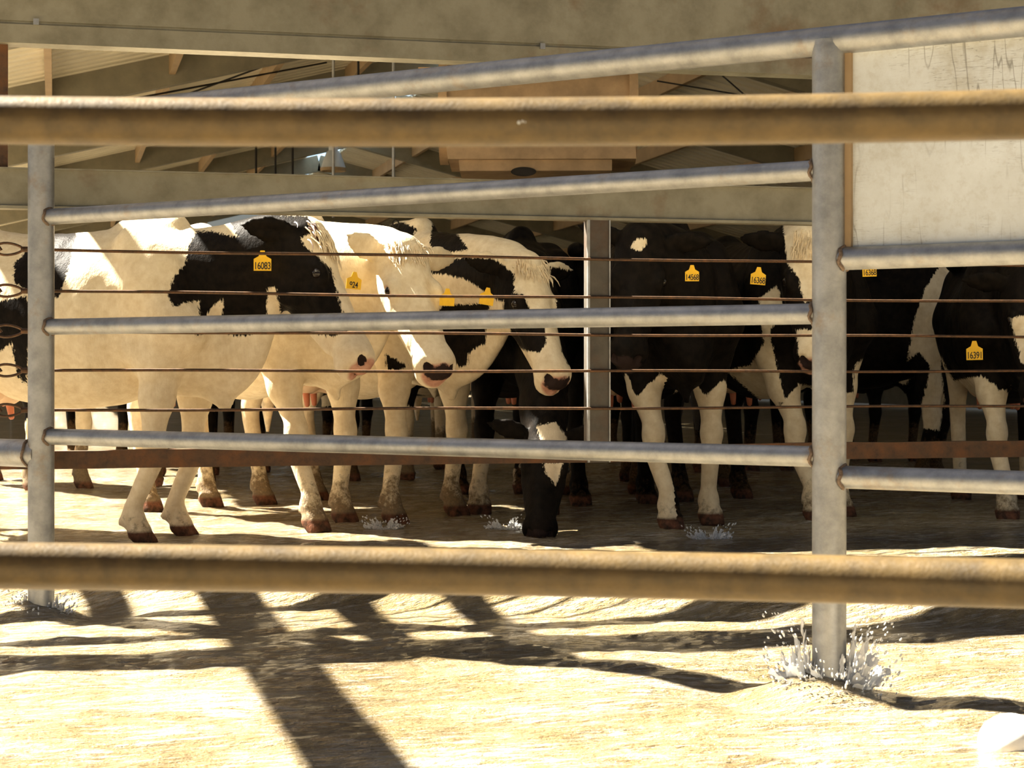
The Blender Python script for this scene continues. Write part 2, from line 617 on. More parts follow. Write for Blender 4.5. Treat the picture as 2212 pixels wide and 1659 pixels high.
# back wall of the barn, a low dark end
bw = MB().prism([(X_EAVE, 0.06), (17.0, 0.06), (17.0, roof_z(17.0) - 0.35), (X_R, roof_z(X_R) - 0.35), (X_EAVE, roof_z(X_EAVE) - 0.35)], (0, Y_BACK - 0.5, 0), (0, Y_BACK - 0.35, 0), (1, 0, 0)).build('wall_back', M['rafter'])
wr = MB().box((17.0, (8 + Y_BACK) / 2, 1.29), (0.12, Y_BACK - 9, 2.46)).build('wall_right', M['rafter'])
tag(wr, 'dark side wall of the barn', None, None, 'structure')
wl_ = MB().box((-1.25, (17 + Y_BACK) / 2, 0.84), (0.12, Y_BACK - 17, 1.56)).build('wall_shade_left', M['rafter'])  # added on the open side to keep sun off the far floor
tag(wl_, 'low dark wall added along the open left side to block sunlight', None, None, 'structure')
tag(bw, 'dark end wall of the barn', None, None, 'structure')

# ------------------------------------------------------------------ beams and cable fence in the plane y = YF
YF = 7.70


def at_yf(px, y=YF):
    """Z (view depth) of the plane y = const at pixel column px"""
    X1 = (px - 1106.0) / FPX
    return y / (CS - X1 * SN)


fence = empty('cable_fence', P(700, 0, at_yf(700)) * np.array((1, 1, 0)))
tag(fence, 'pen fence of five rusty wire ropes below a galvanised channel beam', 'fence')
FL = np.array(fence.location)


def fpart(mb, name, m, parent=None, smooth=False):
    o = mb.build(name, m, parent or fence, smooth)
    o.location = -FL if parent is None else (0, 0, 0)
    return o


XL, XRT = -1.6, 6.2
# lower channel beam
zt, zb = CAM_Z + 0.813, CAM_Z + 0.648
prof = [(-0.03, zb), (-0.03, zb + 0.012), (-0.012, zb + 0.014), (-0.012, zt - 0.006), (-0.03, zt - 0.006), (-0.03, zt), (0.05, zt), (0.05, zb)]
fpart(MB().prism(prof, (XL, YF, 0), (XRT, YF, 0), (0, 1, 0)), 'channel_beam', M['galv_beam'])
# rusty rail low down
z0, z1 = CAM_Z - 0.397, CAM_Z - 0.323
mb = MB()
for i in range(40):
    xa, xb = XL + (XRT - XL) * i / 40, XL + (XRT - XL) * (i + 1) / 40
    da, db = (vnoise(np.array(i * 0.7), np.array(0.5), 5) - 0.5) * 0.012, (vnoise(np.array((i + 1) * 0.7), np.array(0.5), 5) - 0.5) * 0.012
    mb.add([(xa, YF - 0.02, z0 + da * 0.3), (xb, YF - 0.02, z0 + db * 0.3), (xb, YF - 0.02, z1 + db), (xa, YF - 0.02, z1 + da),
            (xa, YF + 0.03, z0 + da * 0.3), (xb, YF + 0.03, z0 + db * 0.3), (xb, YF + 0.03, z1 + db), (xa, YF + 0.03, z1 + da)],
           [(0, 1, 2, 3), (5, 4, 7, 6), (3, 2, 6, 7), (1, 0, 4, 5)])
fpart(mb, 'bottom_rail', M['rust_iron'])
# box post; paler steel on its flanges stands for the sunlit edge
pc = P(1290, 700, at_yf(1290))
zc = (zb + z0) / 2
po = fpart(MB().box((pc[0], YF + 0.012, zc), (0.088, 0.085, zb - z0)), 'post', M['post_steel'])
fl_ = MB().box((pc[0] - 0.048, YF - 0.028, zc), (0.009, 0.02, zb - z0)).build('flange', M['galv'], po)
fl2 = MB().box((pc[0] + 0.046, YF - 0.028, zc), (0.006, 0.02, zb - z0)).build('flange', M['galv'], po)
# wires with their eye loops and swaged sleeves at the left end
for hz in (0.484, 0.3175, 0.157, 0.0, -0.159):
    z = CAM_Z + hz
    xs = P(52, 800, at_yf(52))[0]
    pts = [(x, YF - 0.045, z + 0.0025 * math.sin(x * 3.1 + hz * 20) - 0.004 * math.sin((x - xs) / (XRT - xs) * math.pi)) for x in np.linspace(xs, XRT, 40)]
    w = fpart(MB().tube(pts, 0.0062, 8), 'wire_rope', M['cable'], None, True)
    lp = []
    for i in range(22):
        t = 2 * math.pi * i / 22
        rr = 0.5 - 0.5 * math.cos(t)                          # teardrop
        lp.append((xs - 0.004 - 0.105 * rr, YF - 0.045, z + 0.030 * math.sin(t) * (0.55 + 0.45 * rr)))
    MB().tube(lp, 0.0052, 8, closed=True).build('eye_loop', M['cable'], w, True)
    MB().tube([(xs - 0.012, YF - 0.045, z), (xs + 0.05, YF - 0.045, z)], 0.0115, 10).build('sleeve', M['cable'], w, True)
    MB().tube([(xs - 0.25, YF - 0.045, z - 0.004), (xs - 0.12, YF - 0.045, z - 0.003), (xs - 0.098, YF - 0.045, z + 0.012), (xs - 0.088, YF - 0.045, z - 0.006)], 0.0075, 8).build('hook', M['cable'], w, True)
# ring hanging under the beam
rp = P(855, 484, at_yf(855) - 0.02)
ring = [(rp[0] + 0.013 * math.cos(t), rp[1], rp[2] + 0.017 * math.sin(t)) for t in np.linspace(0, 2 * math.pi, 16)[:-1]]
fpart(MB().tube(ring, 0.0035, 6, closed=True), 'ring', M['dark'])

# upper header beam
zu = CAM_Z + 1.308
hb = empty('header_beam', (1, YF, zu))
tag(hb, 'deep weathered galvanised header beam across the top of the picture', 'beam')
prof = [(-0.05, zu), (-0.05, zu + 0.075), (-0.036, zu + 0.078), (-0.036, zu + 0.088), (-0.044, zu + 0.09), (-0.044, zu + 0.5), (-0.02, zu + 0.5),
        (0.06, zu + 0.5), (0.06, zu)]
o = MB().prism(prof, (XL - 1, YF, 0), (XRT, YF, 0), (0, 1, 0)).build('web', M['galv_beam'], hb)
o.location = (-1, -YF, -zu)
for px in (78, 1172):
    c = P(px, 47 if px < 500 else 100, at_yf(px) - 0.06)
    o = MB().box(c, (0.022, 0.012, 0.024)).build('clip', M['galv'], hb)
    o.location = (-1, -YF, -zu)
c = P(0, 0, at_yf(0))
col_ = MB().box((c[0] - 0.005, YF + 0.03, (zt + zu) / 2), (0.07, 0.06, zu - zt)).build('upright_post', M['rust_iron'])
tag(col_, 'tan steel upright between the two beams at the left edge', 'post')

# ------------------------------------------------------------------ galvanised pipe gate / fence
GA, GB = np.array((-1.846, 7.26)), np.array((0.949, 5.54))     # camera-frame plan of the two posts (X, Z)
GD = (GB - GA) / np.linalg.norm(GB - GA)
RP = 0.0508


def gp(t, z, from_b=True, off=0.0):
    p = (GB if from_b else GA) + GD * t
    p = p + np.array((-GD[1], GD[0])) * off
    return W(p[0], p[1], z)


gate = empty('pipe_fence', W(GB[0], GB[1], -CAM_Z + FLUME))
tag(gate, 'galvanised round pipe fence with two posts standing in the water', 'fence')
GL = np.array(gate.location)


def gpart(mb, name, m, parent=None, smooth=True):
    o = mb.build(name, m, parent or gate, smooth)
    if parent is None:
        o.location = -GL
    return o


GLEN = np.linalg.norm(GB - GA)
for base, top in ((GA, 0.985), (GB, 0.986)):
    b0, b1 = W(base[0], base[1], -CAM_Z + FLUME - 0.06), W(base[0], base[1], top)
    gpart(MB().tube(lines(24, b0, b1), RP, 28), 'post', M['galv'])
RR = 0.0315


def rail(t0, t1, z, r, weld0=None, weld1=None, sag=0.0, off=0.0):
    pts = [gp(t, z + sag * math.sin(math.pi * (t - t0) / (t1 - t0)), True, off) for t in np.linspace(t0, t1, 20)]
    o = gpart(MB().tube(pts, r, 24), 'rail', M['galv'])
    for w in (weld0, weld1):
        if w is None:
            continue
        c = gp(w, z, True, off)
        d = gp(w + 0.01, z, True, off) - c
        d /= np.linalg.norm(d)
        a = np.cross(d, (0, 0, 1))
        rg = [c + (r + 0.002) * (math.cos(q) * a + math.sin(q) * np.array((0, 0, 1))) + d * 0.004 * math.sin(q * 5) for q in np.linspace(0, 2 * math.pi, 25)[:-1]]
        MB().tube(rg, 0.006, 6, closed=True).build('weld_bead', M['weld'], o, True)
    return o


for z in (0.60, 0.17, -0.259):
    rail(-GLEN, 0, z, RR, -GLEN + RP - 0.004, -RP + 0.003)
rail(-GLEN - 0.3, 1.25, 0.986, 0.043)
rail(0, 1.25, 0.333, 0.0345, RP - 0.004)
rail(0, 1.25, -0.318, 0.034, RP - 0.004)
rail(-GLEN - 1.3, -GLEN, -0.327, 0.055, -GLEN - RP + 0.003)
# overhead timber-width header along the same line, above the picture: its shade lies along the foot of the fence
hz = CAM_Z + 1.75
pA, pB = gp(-10.5, 1.75), gp(2.2, 1.75)
gn = np.array((-(pB - pA)[1], (pB - pA)[0], 0)) / np.linalg.norm(pB - pA)
gpart(MB().prism([(-0.10, 0), (-0.10, 0.12), (0.10, 0.12), (0.10, 0)], pA, pB, gn), 'overhead_beam', M['galv_beam'], None, False)
for t in (-GLEN - 2.6, -10.4, 2.1):
    a_, b_ = gp(t, -CAM_Z + FLUME - 0.06), gp(t, 1.75)
    gpart(MB().tube([a_, b_], RP, 20), 'post', M['galv'])
# sheet panel in the right bay
pn = MB()
a, b = gp(0.035, 0, True, 0.012), gp(1.25, 0, True, 0.012)
nrm = np.array((-(b - a)[1], (b - a)[0], 0))
nrm /= np.linalg.norm(nrm)
zlo, zhi = CAM_Z + 0.333, CAM_Z + 0.95
pn.prism([(0, zlo), (0, zhi), (0.004, zhi), (0.004, zlo)], a * np.array((1, 1, 0)), b * np.array((1, 1, 0)), nrm)
pobj = gpart(pn, 'sheet_panel', M['panel'], None, False)
tag(pobj, 'pale scratched galvanised sheet panel')
a2, b2 = gp(0.045, 0, True, 0.0), gp(0.07, 0, True, 0.0)
MB().prism([(-0.004, zlo), (-0.004, zhi), (0.012, zhi), (0.012, zlo)], a2 * np.array((1, 1, 0)), b2 * np.array((1, 1, 0)), nrm).build('edge_angle', M['purlin'], pobj)

# ------------------------------------------------------------------ near rusty rails
near = empty('near_rail_fence', (0.5, 2.3, FLUME))
tag(near, 'close rusty brown pipe rails crossing the whole picture', 'fence')


def curve_pts(ks, n=40):
    """ks: (px, py, Z) through three or more points, quadratic fit"""
    A = np.array([P(*k) for k in ks])
    t = np.array([k[0] for k in ks])
    co = np.polyfit(t, A, 2)
    ts = np.linspace(-700, 2900, n)
    return [co[0] * q * q + co[1] * q + co[2] for q in ts]


RN = 0.0302
NL = np.array(near.location)
for ks, rr in ((((0, 259.5, 2.32), (1106, 264, 2.30), (2212, 247, 2.20)), RN), (((0, 1222, 2.37), (1106, 1237, 2.40), (2212, 1261, 2.25)), RN)):
    pts = curve_pts(ks)
    o = MB().tube(pts, rr, 40).build('rail', M['rust_rail'], near, True)
    o.location = -NL
    if ks[0][1] > 800:
        for q in (0, -1):
            pass
for px in (-500, 2720):
    a = P(px, 1237, 2.3)
    o = MB().tube([(a[0], a[1], FLUME - 0.05), (a[0], a[1], CAM_Z + 0.4)], 0.036, 24).build('post', M['rust_rail'], near, True)
    o.location = -NL
# pale scuff on the upper rail
for i in range(7):
    q = P(1122 + i * 7 + random.uniform(-2, 2), 268 - i * 1.6 + random.uniform(-5, 5), 2.30 - 0.0302)
    o = MB().lathe(q, [(0.0, -0.0015), (0.0022, -0.0008), (0.0022, 0.0008), (0, 0.0015)], 8, (0.3, -1, 0)).build('droplet', M['lamp'], near, True)
    o.location = -NL


# ------------------------------------------------------------------ cow modelling: implicit body, surface nets
class Field:
    def __init__(s, lo, hi, dx):
        s.dx = dx
        s.lo = np.array(lo, np.float32)
        s.n = np.ceil((np.array(hi) - lo) / dx).astype(int) + 1
        s.ax = [s.lo[i] + dx * np.arange(s.n[i], dtype=np.float32) for i in range(3)]
        s.F = np.full(s.n, 0.5, np.float32)

    def sl(s, lo, hi):
        a = np.clip(np.floor((np.array(lo) - s.lo) / s.dx).astype(int), 0, s.n)
        b = np.clip(np.ceil((np.array(hi) - s.lo) / s.dx).astype(int) + 1, 0, s.n)
        return tuple(slice(i, j) for i, j in zip(a, b))

    def grid(s, sl):
        x, y, z = (s.ax[i][sl[i]] for i in range(3))
        return x[:, None, None], y[None, :, None], z[None, None, :]

    def union(s, sl, d, k):
        F = s.F[sl]
        if k <= 0:
            s.F[sl] = np.minimum(F, d)
            return
        h = np.clip(0.5 + 0.5 * (F - d) / k, 0, 1)
        s.F[sl] = F + (d - F) * h - k * h * (1 - h)

    def cone(s, a, b, ra, rb, k=0.03, side=None, ks=1.0, cut=False):
        a, b = np.array(a, float), np.array(b, float)
        m = max(ra, rb) * max(1, ks) + k + 2 * s.dx
        sl = s.sl(np.minimum(a, b) - m, np.maximum(a, b) + m)
        if min(q.stop - q.start for q in sl) <= 0:
            return
        x, y, z = s.grid(sl)
        e = b - a
        L2 = e.dot(e) + 1e-12
        dx, dy, dz = x - a[0], y - a[1], z - a[2]
        t = np.clip((dx * e[0] + dy * e[1] + dz * e[2]) / L2, 0, 1)
        dx, dy, dz = dx - t * e[0], dy - t * e[1], dz - t * e[2]
        if side is not None and ks != 1.0:
            sv = np.array(side, float)
            u = (sv - e * sv.dot(e) / L2)
            u /= np.linalg.norm(u) + 1e-12
            q = (dx * u[0] + dy * u[1] + dz * u[2]) * (1 / ks - 1)
            dx, dy, dz = dx + q * u[0], dy + q * u[1], dz + q * u[2]
        d = np.sqrt(dx * dx + dy * dy + dz * dz) - (ra + (rb - ra) * t)
        if ks < 1:
            d = d * (0.5 + 0.5 * ks)
        if cut:
            F = s.F[sl]
            s.F[sl] = np.maximum(F, -d)
        else:
            s.union(sl, d, k)

    def ell(s, c, r, k=0.03, R=None, cut=False):
        c, r = np.array(c, float), np.array(r, float)
        R = np.eye(3) if R is None else np.array(R, float)     # columns: local axes
        ext = np.abs(R) @ r + k + 2 * s.dx
        sl = s.sl(c - ext, c + ext)
        if min(q.stop - q.start for q in sl) <= 0:
            return
        x, y, z = s.grid(sl)
        dx, dy, dz = x - c[0], y - c[1], z - c[2]
        q = [(dx * R[0, i] + dy * R[1, i] + dz * R[2, i]) for i in range(3)]
        k0 = np.sqrt(sum((q[i] / r[i]) ** 2 for i in range(3))) + 1e-6
        k1 = np.sqrt(sum((q[i] / r[i] ** 2) ** 2 for i in range(3))) + 1e-6
        d = k0 * (k0 - 1) / k1
        if cut:
            kk = max(k, 0.008)
            F = s.F[sl]
            h = np.clip(0.5 - 0.5 * (F + d) / kk, 0, 1)
            s.F[sl] = F + (-d - F) * h + kk * h * (1 - h)
        else:
            s.union(sl, d, k)

    def nets(s):
        F = s.F
        ins = F < 0
        n = F.shape
        c = [(i, j, k) for i in (0, 1) for j in (0, 1) for k in (0, 1)]
        cnt = sum(ins[i:n[0] - 1 + i, j:n[1] - 1 + j, k:n[2] - 1 + k].astype(np.int8) for i, j, k in c)
        act = (cnt > 0) & (cnt < 8)
        idx = np.argwhere(act)
        vid = np.full(act.shape, -1, np.int32)
        vid[act] = np.arange(len(idx))
        val = {q: F[idx[:, 0] + q[0], idx[:, 1] + q[1], idx[:, 2] + q[2]] for q in c}
        acc = np.zeros((len(idx), 3), np.float32)
        num = np.zeros(len(idx), np.float32)
        for p in c:
            for ax in range(3):
                if p[ax] == 1:
                    continue
                q = list(p)
                q[ax] = 1
                va, vb = val[p], val[tuple(q)]
                cr = (va < 0) != (vb < 0)
                t = va / np.where(cr, va - vb, 1)
                pos = np.array(p, np.float32)[None, :].repeat(len(idx), 0)
                pos[:, ax] += t
                acc[cr] += pos[cr]
                num[cr] += 1
        V = (idx + acc / num[:, None]) * s.dx + s.lo
        quads = []
        for ax in range(3):
            u, v = (ax + 1) % 3, (ax + 2) % 3
            lo = [slice(None)] * 3
            hi = [slice(None)] * 3
            lo[ax], hi[ax] = slice(0, -1), slice(1, None)
            A, B = ins[tuple(lo)], ins[tuple(hi)]
            e = np.argwhere(A != B)
            ok = (e[:, u] > 0) & (e[:, v] > 0) & (e[:, u] < n[u] - 1) & (e[:, v] < n[v] - 1)
            e = e[ok]
            flip = B[tuple(e.T)]
            du, dv = np.eye(3, dtype=int)[u], np.eye(3, dtype=int)[v]
            q = [vid[tuple((e - a * du - b * dv).T)] for a, b in ((1, 1), (0, 1), (0, 0), (1, 0))]
            Q = np.stack(q, 1)
            Q[flip] = Q[flip][:, ::-1]
            quads.append(Q)
        return V, np.concatenate(quads)


def relax(V, Fq, it=2, lam=0.5):
    E = np.concatenate([Fq[:, [0, 1]], Fq[:, [1, 2]], Fq[:, [2, 3]], Fq[:, [3, 0]]])
    E = np.concatenate([E, E[:, ::-1]])
    cnt = np.bincount(E[:, 0], minlength=len(V)).astype(np.float32)
    cnt[cnt == 0] = 1
    for i in range(it):
        l = lam if i % 2 == 0 else -lam * 0.9
        S = np.stack([np.bincount(E[:, 0], V[E[:, 1], c], len(V)) for c in range(3)], 1) / cnt[:, None]
        V = V + l * (S - V)
    return V


TX = np.array([-0.93, -0.86, -0.72, -0.5, -0.25, 0.0, 0.25, 0.42, 0.56, 0.70, 0.80, 0.86])
TT = np.array([1.24, 1.34, 1.395, 1.415, 1.385, 1.375, 1.385, 1.415, 1.405, 1.33, 1.22, 1.10])
TB = np.array([1.12, 0.98, 0.86, 0.74, 0.615, 0.57, 0.60, 0.655, 0.68, 0.70, 0.78, 0.92])
TW = np.array([0.05, 0.19, 0.265, 0.30, 0.345, 0.375, 0.355, 0.285, 0.245, 0.21, 0.15, 0.05])


def cow_body(feet, poll, muz, face_hint, dx=0.013, ears=None, belly=1.0):
    """all arguments in the cow's own frame (x ahead, y left, z up), metres for a 1.42 m cow"""
    poll, muz = np.array(poll, float), np.array(muz, float)
    hs = np.linalg.norm(muz - poll) / 0.60
    e1 = (muz - poll) / np.linalg.norm(muz - poll)
    up = np.array(face_hint, float)
    e3 = up - e1 * up.dot(e1)
    e3 /= np.linalg.norm(e3)
    e2 = np.cross(e3, e1)
    R = np.stack([e1, e2, e3], 1)

    def h(p):
        return poll + R @ (np.array(p, float) * hs)
    if ears is None:
        ears = ((-0.15, 1, -0.1), (-0.15, -1, -0.1))
    pts = [h((0.62, 0, -0.05)), h((0.3, 0, -0.3)), poll] + [h(np.array((0.03, sg * 0.09, -0.05)) + 0.27 * np.array(v)) if len(v) == 3 else np.array(v[:3]) for sg, v in ((1, ears[0]), (-1, ears[1]))]
    pts += [np.array(f) for f in feet]
    pts = np.array(pts)
    lo = np.minimum(pts.min(0) - 0.16, (-1.02, -0.44, -0.03))
    hi = np.maximum(pts.max(0) + 0.16, (0.95, 0.44, 1.5))
    lo[2] = -0.03
    S = Field(lo, hi, dx)
    # trunk
    sl = S.sl((-1.0, -0.45, 0.5), (0.92, 0.45, 1.48))
    x, y, z = S.grid(sl)
    xs = np.clip(x, TX[0], TX[-1])

    def sm(a):
        return np.interp(xs, TX, a).astype(np.float32)
    t, b_, w = sm(TT), sm(TB), sm(TW) * belly
    zc, hh = (t + b_) / 2, (t - b_) / 2
    v = (z - zc) / hh
    ww = w * (1 - 0.30 * np.clip(v, 0, 1) ** 1.5 - 0.10 * np.clip(-v, 0, 1) ** 2)
    d = ((np.abs(y / ww) ** 2.4 + np.abs(v) ** 2.4) ** (1 / 2.4) - 1) * np.minimum(ww, hh) * 0.85
    ex = np.maximum(np.maximum(TX[0] - x, x - TX[-1]), 0)
    d = np.sqrt(np.maximum(d, 0) ** 2 + ex ** 2) + np.minimum(d, 0)
    S.union(sl, d.astype(np.float32), 0.0)
    Y = np.array((0, 1.0, 0))
    # spine, hips, pins, withers
    S.cone((-0.85, 0, 1.335), (-0.45, 0, 1.385), 0.03, 0.035, 0.06)
    S.cone((0.30, 0, 1.37), (0.52, 0, 1.40), 0.045, 0.05, 0.06)
    for sg in (1, -1):
        S.ell((-0.47, sg * 0.245, 1.345), (0.08, 0.05, 0.04), 0.05)
        S.ell((-0.88, sg * 0.12, 1.25), (0.05, 0.035, 0.04), 0.05)
        # shoulder
        S.cone((0.42, sg * 0.175, 1.32), (0.62, sg * 0.235, 0.98), 0.055, 0.085, 0.09)
        S.ell((0.52, sg * 0.20, 1.08), (0.16, 0.085, 0.24), 0.08)
        S.ell((0.70, sg * 0.195, 0.93), (0.075, 0.065, 0.085), 0.04)
        S.cone((0.40, sg * 0.165, 1.33), (0.60, sg * 0.262, 1.02), 0.028, 0.04, 0.035)
        S.ell((-0.30, sg * 0.40, 1.20), (0.16, 0.085, 0.13), 0.06, None, True)
        # thigh
        S.ell((-0.66, sg * 0.20, 1.04), (0.20, 0.11, 0.30), 0.09)
        S.cone((-0.60, sg * 0.21, 1.02), (-0.46, sg * 0.225, 0.80), 0.14, 0.085, 0.07)
    # brisket and neck
    S.cone((0.60, 0, 0.76), (0.80, 0, 0.82), 0.10, 0.085, 0.10)
    n0 = np.array((0.62, 0, 1.10))
    n3 = h((0.02, 0, -0.13))
    nd = n3 - n0
    L = np.linalg.norm(nd)
    n1 = n0 + np.array((0.30, 0, 0.10)) * L * 0.9
    n2 = n3 - (e1 * 0.25 - e3 * 0.35) * L * 0.30
    n2 = 0.6 * n2 + 0.4 * (n0 + nd * 0.68)
    prev = None
    for i in range(6):
        q = i / 5
        p = n0 * (1 - q) ** 3 + 3 * n1 * q * (1 - q) ** 2 + 3 * n2 * q * q * (1 - q) + n3 * q ** 3
        r = 0.245 + (0.135 * hs - 0.245) * q ** 0.8
        s_ = Y * (1 - q) + e2 * q
        if prev is not None:
            S.cone(prev[0], p, prev[1], r, 0.06, s_, 0.62 + 0.10 * q)
        prev = (p, r)
    S.cone((0.70, 0, 0.74), (0.775, 0, 0.60), 0.085, 0.030, 0.06, Y, 0.5)
    # dewlap
    thr = h((0.10, 0, -0.26))
    br = np.array((0.80, 0, 0.74))
    prev = None
    for i in range(6):
        q = i / 5
        p = br * (1 - q) + thr * q + np.array((0.0, 0, -0.05)) * math.sin(math.pi * q)
        r = 0.085 - 0.045 * q
        if prev is not None:
            S.cone(prev[0], p, prev[1], r, 0.08, Y * (1 - q) + e2 * q, 0.5)
        prev = (p, r)
    # legs
    for i, f in enumerate(feet):
        f = np.array(f, float)
        sg = 1 if f[1] > 0 else -1
        if i < 2:
            el = np.array((0.55, sg * 0.175, 0.80))
            kn = el + (f - el) * (0.80 - 0.43) / 0.80 + np.array((0.025, 0, 0))
            S.cone((0.66, sg * 0.195, 0.93), el, 0.10, 0.095, 0.06)
            S.ell((0.45, sg * 0.205, 0.83), (0.06, 0.05, 0.06), 0.05)
            S.cone(el, el + (kn - el) * 0.45, 0.098, 0.074, 0.05, Y, 0.9)
            S.cone(el + (kn - el) * 0.45, kn + (0, 0, 0.05), 0.074, 0.050, 0.04, Y, 0.9)
            S.ell(kn + (0.008, 0, 0), (0.056, 0.055, 0.070), 0.025)
            fk = f + np.array((-0.01, 0, 0.115))
            S.cone(kn - (0, 0, 0.07), fk + (0, 0, 0.05), 0.044, 0.037, 0.03)
        else:
            st = np.array((-0.46, sg * 0.225, 0.80))
            hk = np.array((f[0] - 0.10, f[1] * 0.85 + st[1] * 0.15, 0.51))
            S.cone((-0.60, sg * 0.21, 0.86), hk, 0.115, 0.050, 0.06, Y, 0.75)
            S.ell(hk + (-0.015, 0, 0.02), (0.055, 0.042, 0.075), 0.03)
            fk = f + np.array((-0.02, 0, 0.115))
            S.cone(hk - (0, 0, 0.06), fk + (0, 0, 0.05), 0.044, 0.038, 0.03)
        S.ell(fk, (0.048, 0.047, 0.05), 0.03)
        S.cone(fk, f + (0.03, 0, 0.06), 0.040, 0.046, 0.03)
        for tg in (1, -1):
            S.cone(f + (0.02, tg * 0.022, 0.055), f + (0.065, tg * 0.026, 0.012), 0.040, 0.030, 0.006)
            S.ell(f + (-0.055, tg * 0.025, 0.10), (0.016, 0.013, 0.02), 0.01)
    # head
    def HC(a, b, ra, rb, k=0.03, side=None, ks=1.0):
        S.cone(h(a), h(b), ra * hs, rb * hs, k * hs, None if side is None else R @ np.array(side, float), ks)

    def HE(c, r, k=0.03, cut=False):
        S.ell(h(c), np.array(r) * hs, k * hs, R, cut)
    HE((0.08, 0, -0.10), (0.145, 0.108, 0.115), 0.04)
    HE((-0.005, 0, -0.025), (0.05, 0.06, 0.05), 0.05)
    HC((0.15, 0, -0.095), (0.47, 0, -0.085), 0.098, 0.066, 0.04, (0, 1, 0), 1.02)
    HC((0.10, 0, -0.20), (0.44, 0, -0.145), 0.072, 0.042, 0.04, (0, 1, 0), 0.85)
    for sg in (1, -1):
        HE((0.14, sg * 0.062, -0.165), (0.115, 0.042, 0.095), 0.04)
        HE((0.195, sg * 0.095, -0.050), (0.055, 0.028, 0.036), 0.025)
        HC((0.25, sg * 0.085, -0.10), (0.42, sg * 0.055, -0.10), 0.024, 0.02, 0.03)
    HE((0.525, 0, -0.085), (0.078, 0.088, 0.070), 0.03)
    HE((0.545, 0, -0.140), (0.055, 0.062, 0.040), 0.02)
    for sg in (1, -1):
        HE((0.578, sg * 0.052, -0.062), (0.030, 0.020, 0.018), 0, True)
        HE((0.205, sg * 0.125, -0.056), (0.026, 0.018, 0.018), 0, True)
    HE((0.60, 0, -0.122), (0.035, 0.07, 0.006), 0, True)
    for sg, v in ((1, ears[0]), (-1, ears[1])):
        q0 = np.array((0.0, sg * 0.085, -0.065))
        v = np.array(v, float)
        es = 1.0
        if len(v) == 4:                                        # an explicit tip
            v = R.T @ (v[:3] - poll) / hs - q0
            es = np.linalg.norm(v) / 0.215
        v /= np.linalg.norm(v)
        th = np.array((0.8, 0, 0.6)) - v * v.dot((0.8, 0, 0.6))
        qs = [(0.0, 0.030), (0.06 * es, 0.043), (0.11 * es, 0.050), (0.165 * es, 0.034), (0.215 * es, 0.012)]
        for (ta, ra), (tb, rb) in zip(qs[:-1], qs[1:]):
            HC(q0 + v * ta, q0 + v * tb, ra, rb, 0.012, th, 0.34)
        cv = q0 + v * 0.125 + th * 0.022
        S.cone(h(q0 + v * 0.06 + th * 0.03), h(q0 + v * 0.165 + th * 0.026), 0.022 * hs, 0.022 * hs, 0, R @ th, 0.55, True)
    # flat soles
    sl = S.sl(lo, (hi[0], hi[1], 0.03))
    _, _, z = S.grid(sl)
    S.F[sl] = np.maximum(S.F[sl], -(z - 0.001) + 0 * S.F[sl])
    V, Q = S.nets()
    V = relax(V.astype(np.float64), Q, 4, 0.5)
    wob = (vnoise(V[:, 0] * 9 + V[:, 1] * 5, V[:, 2] * 7, 31) - 0.5) * 0.015 + (vnoise(V[:, 0] * 22, V[:, 2] * 13 + V[:, 1] * 9, 32) - 0.5) * 0.005
    body = np.clip((V[:, 2] - 0.5) / 0.2, 0, 1) * np.clip((0.75 - V[:, 0]) / 0.2, 0, 1)
    c0 = np.stack([V[:, 0] * 0, V[:, 1], V[:, 2] - 1.0], 1)
    V = V + c0 / (np.linalg.norm(c0, axis=1)[:, None] + 1e-6) * (wob * body)[:, None]
    return V, Q, h, R, hs


def seg_sd(px, py, poly):
    """signed distance to a polygon in pixels, positive inside"""
    P_ = np.array(poly, float)
    d2 = np.full(px.shape, 1e12)
    ins = np.zeros(px.shape, bool)
    for a, b in zip(P_, np.roll(P_, -1, 0)):
        e = b - a
        L = e.dot(e) + 1e-9
        t = np.clip(((px - a[0]) * e[0] + (py - a[1]) * e[1]) / L, 0, 1)
        d2 = np.minimum(d2, (px - a[0] - t * e[0]) ** 2 + (py - a[1] - t * e[1]) ** 2)
        if a[1] != b[1]:
            c = ((a[1] > py) != (b[1] > py)) & (px < (b[0] - a[0]) * (py - a[1]) / (b[1] - a[1]) + a[0])
            ins ^= c
    d = np.sqrt(d2)
    return np.where(ins, d, -d)


UDDER = {}


def add_udder(root):
    if not UDDER:
        S = Field((-0.85, -0.26, 0.42), (-0.15, 0.26, 0.85), 0.014)
        S.ell((-0.50, 0, 0.74), (0.24, 0.17, 0.13), 0)
        for sg in (1, -1):
            for xx in (-0.40, -0.60):
                S.ell((xx, sg * 0.085, 0.68), (0.11, 0.08, 0.09), 0.05)
        V, Q = S.nets()
        me = mesh_np('udder', relax(V.astype(np.float64), Q, 4, 0.5), Q)
        me.materials.append(M['udder'])
        me.polygons.foreach_set('use_smooth', [True] * len(me.polygons))
        UDDER['u'] = me
        mb = MB()
        mb.tube([(0, 0, 0.03), (0.004, 0, 0.0), (0.010, 0, -0.035), (0.014, 0, -0.062), (0.015, 0, -0.068)], [0.02, 0.019, 0.016, 0.013, 0.006], 10)
        tm = bpy.data.meshes.new('teat')
        tm.from_pydata(mb.v, [], mb.f)
        tm.materials.append(M['teat_red'])
        tm.polygons.foreach_set('use_smooth', [True] * len(tm.polygons))
        UDDER['t'] = tm
    u = bpy.data.objects.new('udder', UDDER['u'])
    COL.objects.link(u)
    u.parent = root
    for sg in (1, -1):
        for xx in (-0.38, -0.60):
            t = bpy.data.objects.new('teat', UDDER['t'])
            COL.objects.link(t)
            t.parent = u
            t.location = (xx, sg * 0.09, 0.595)


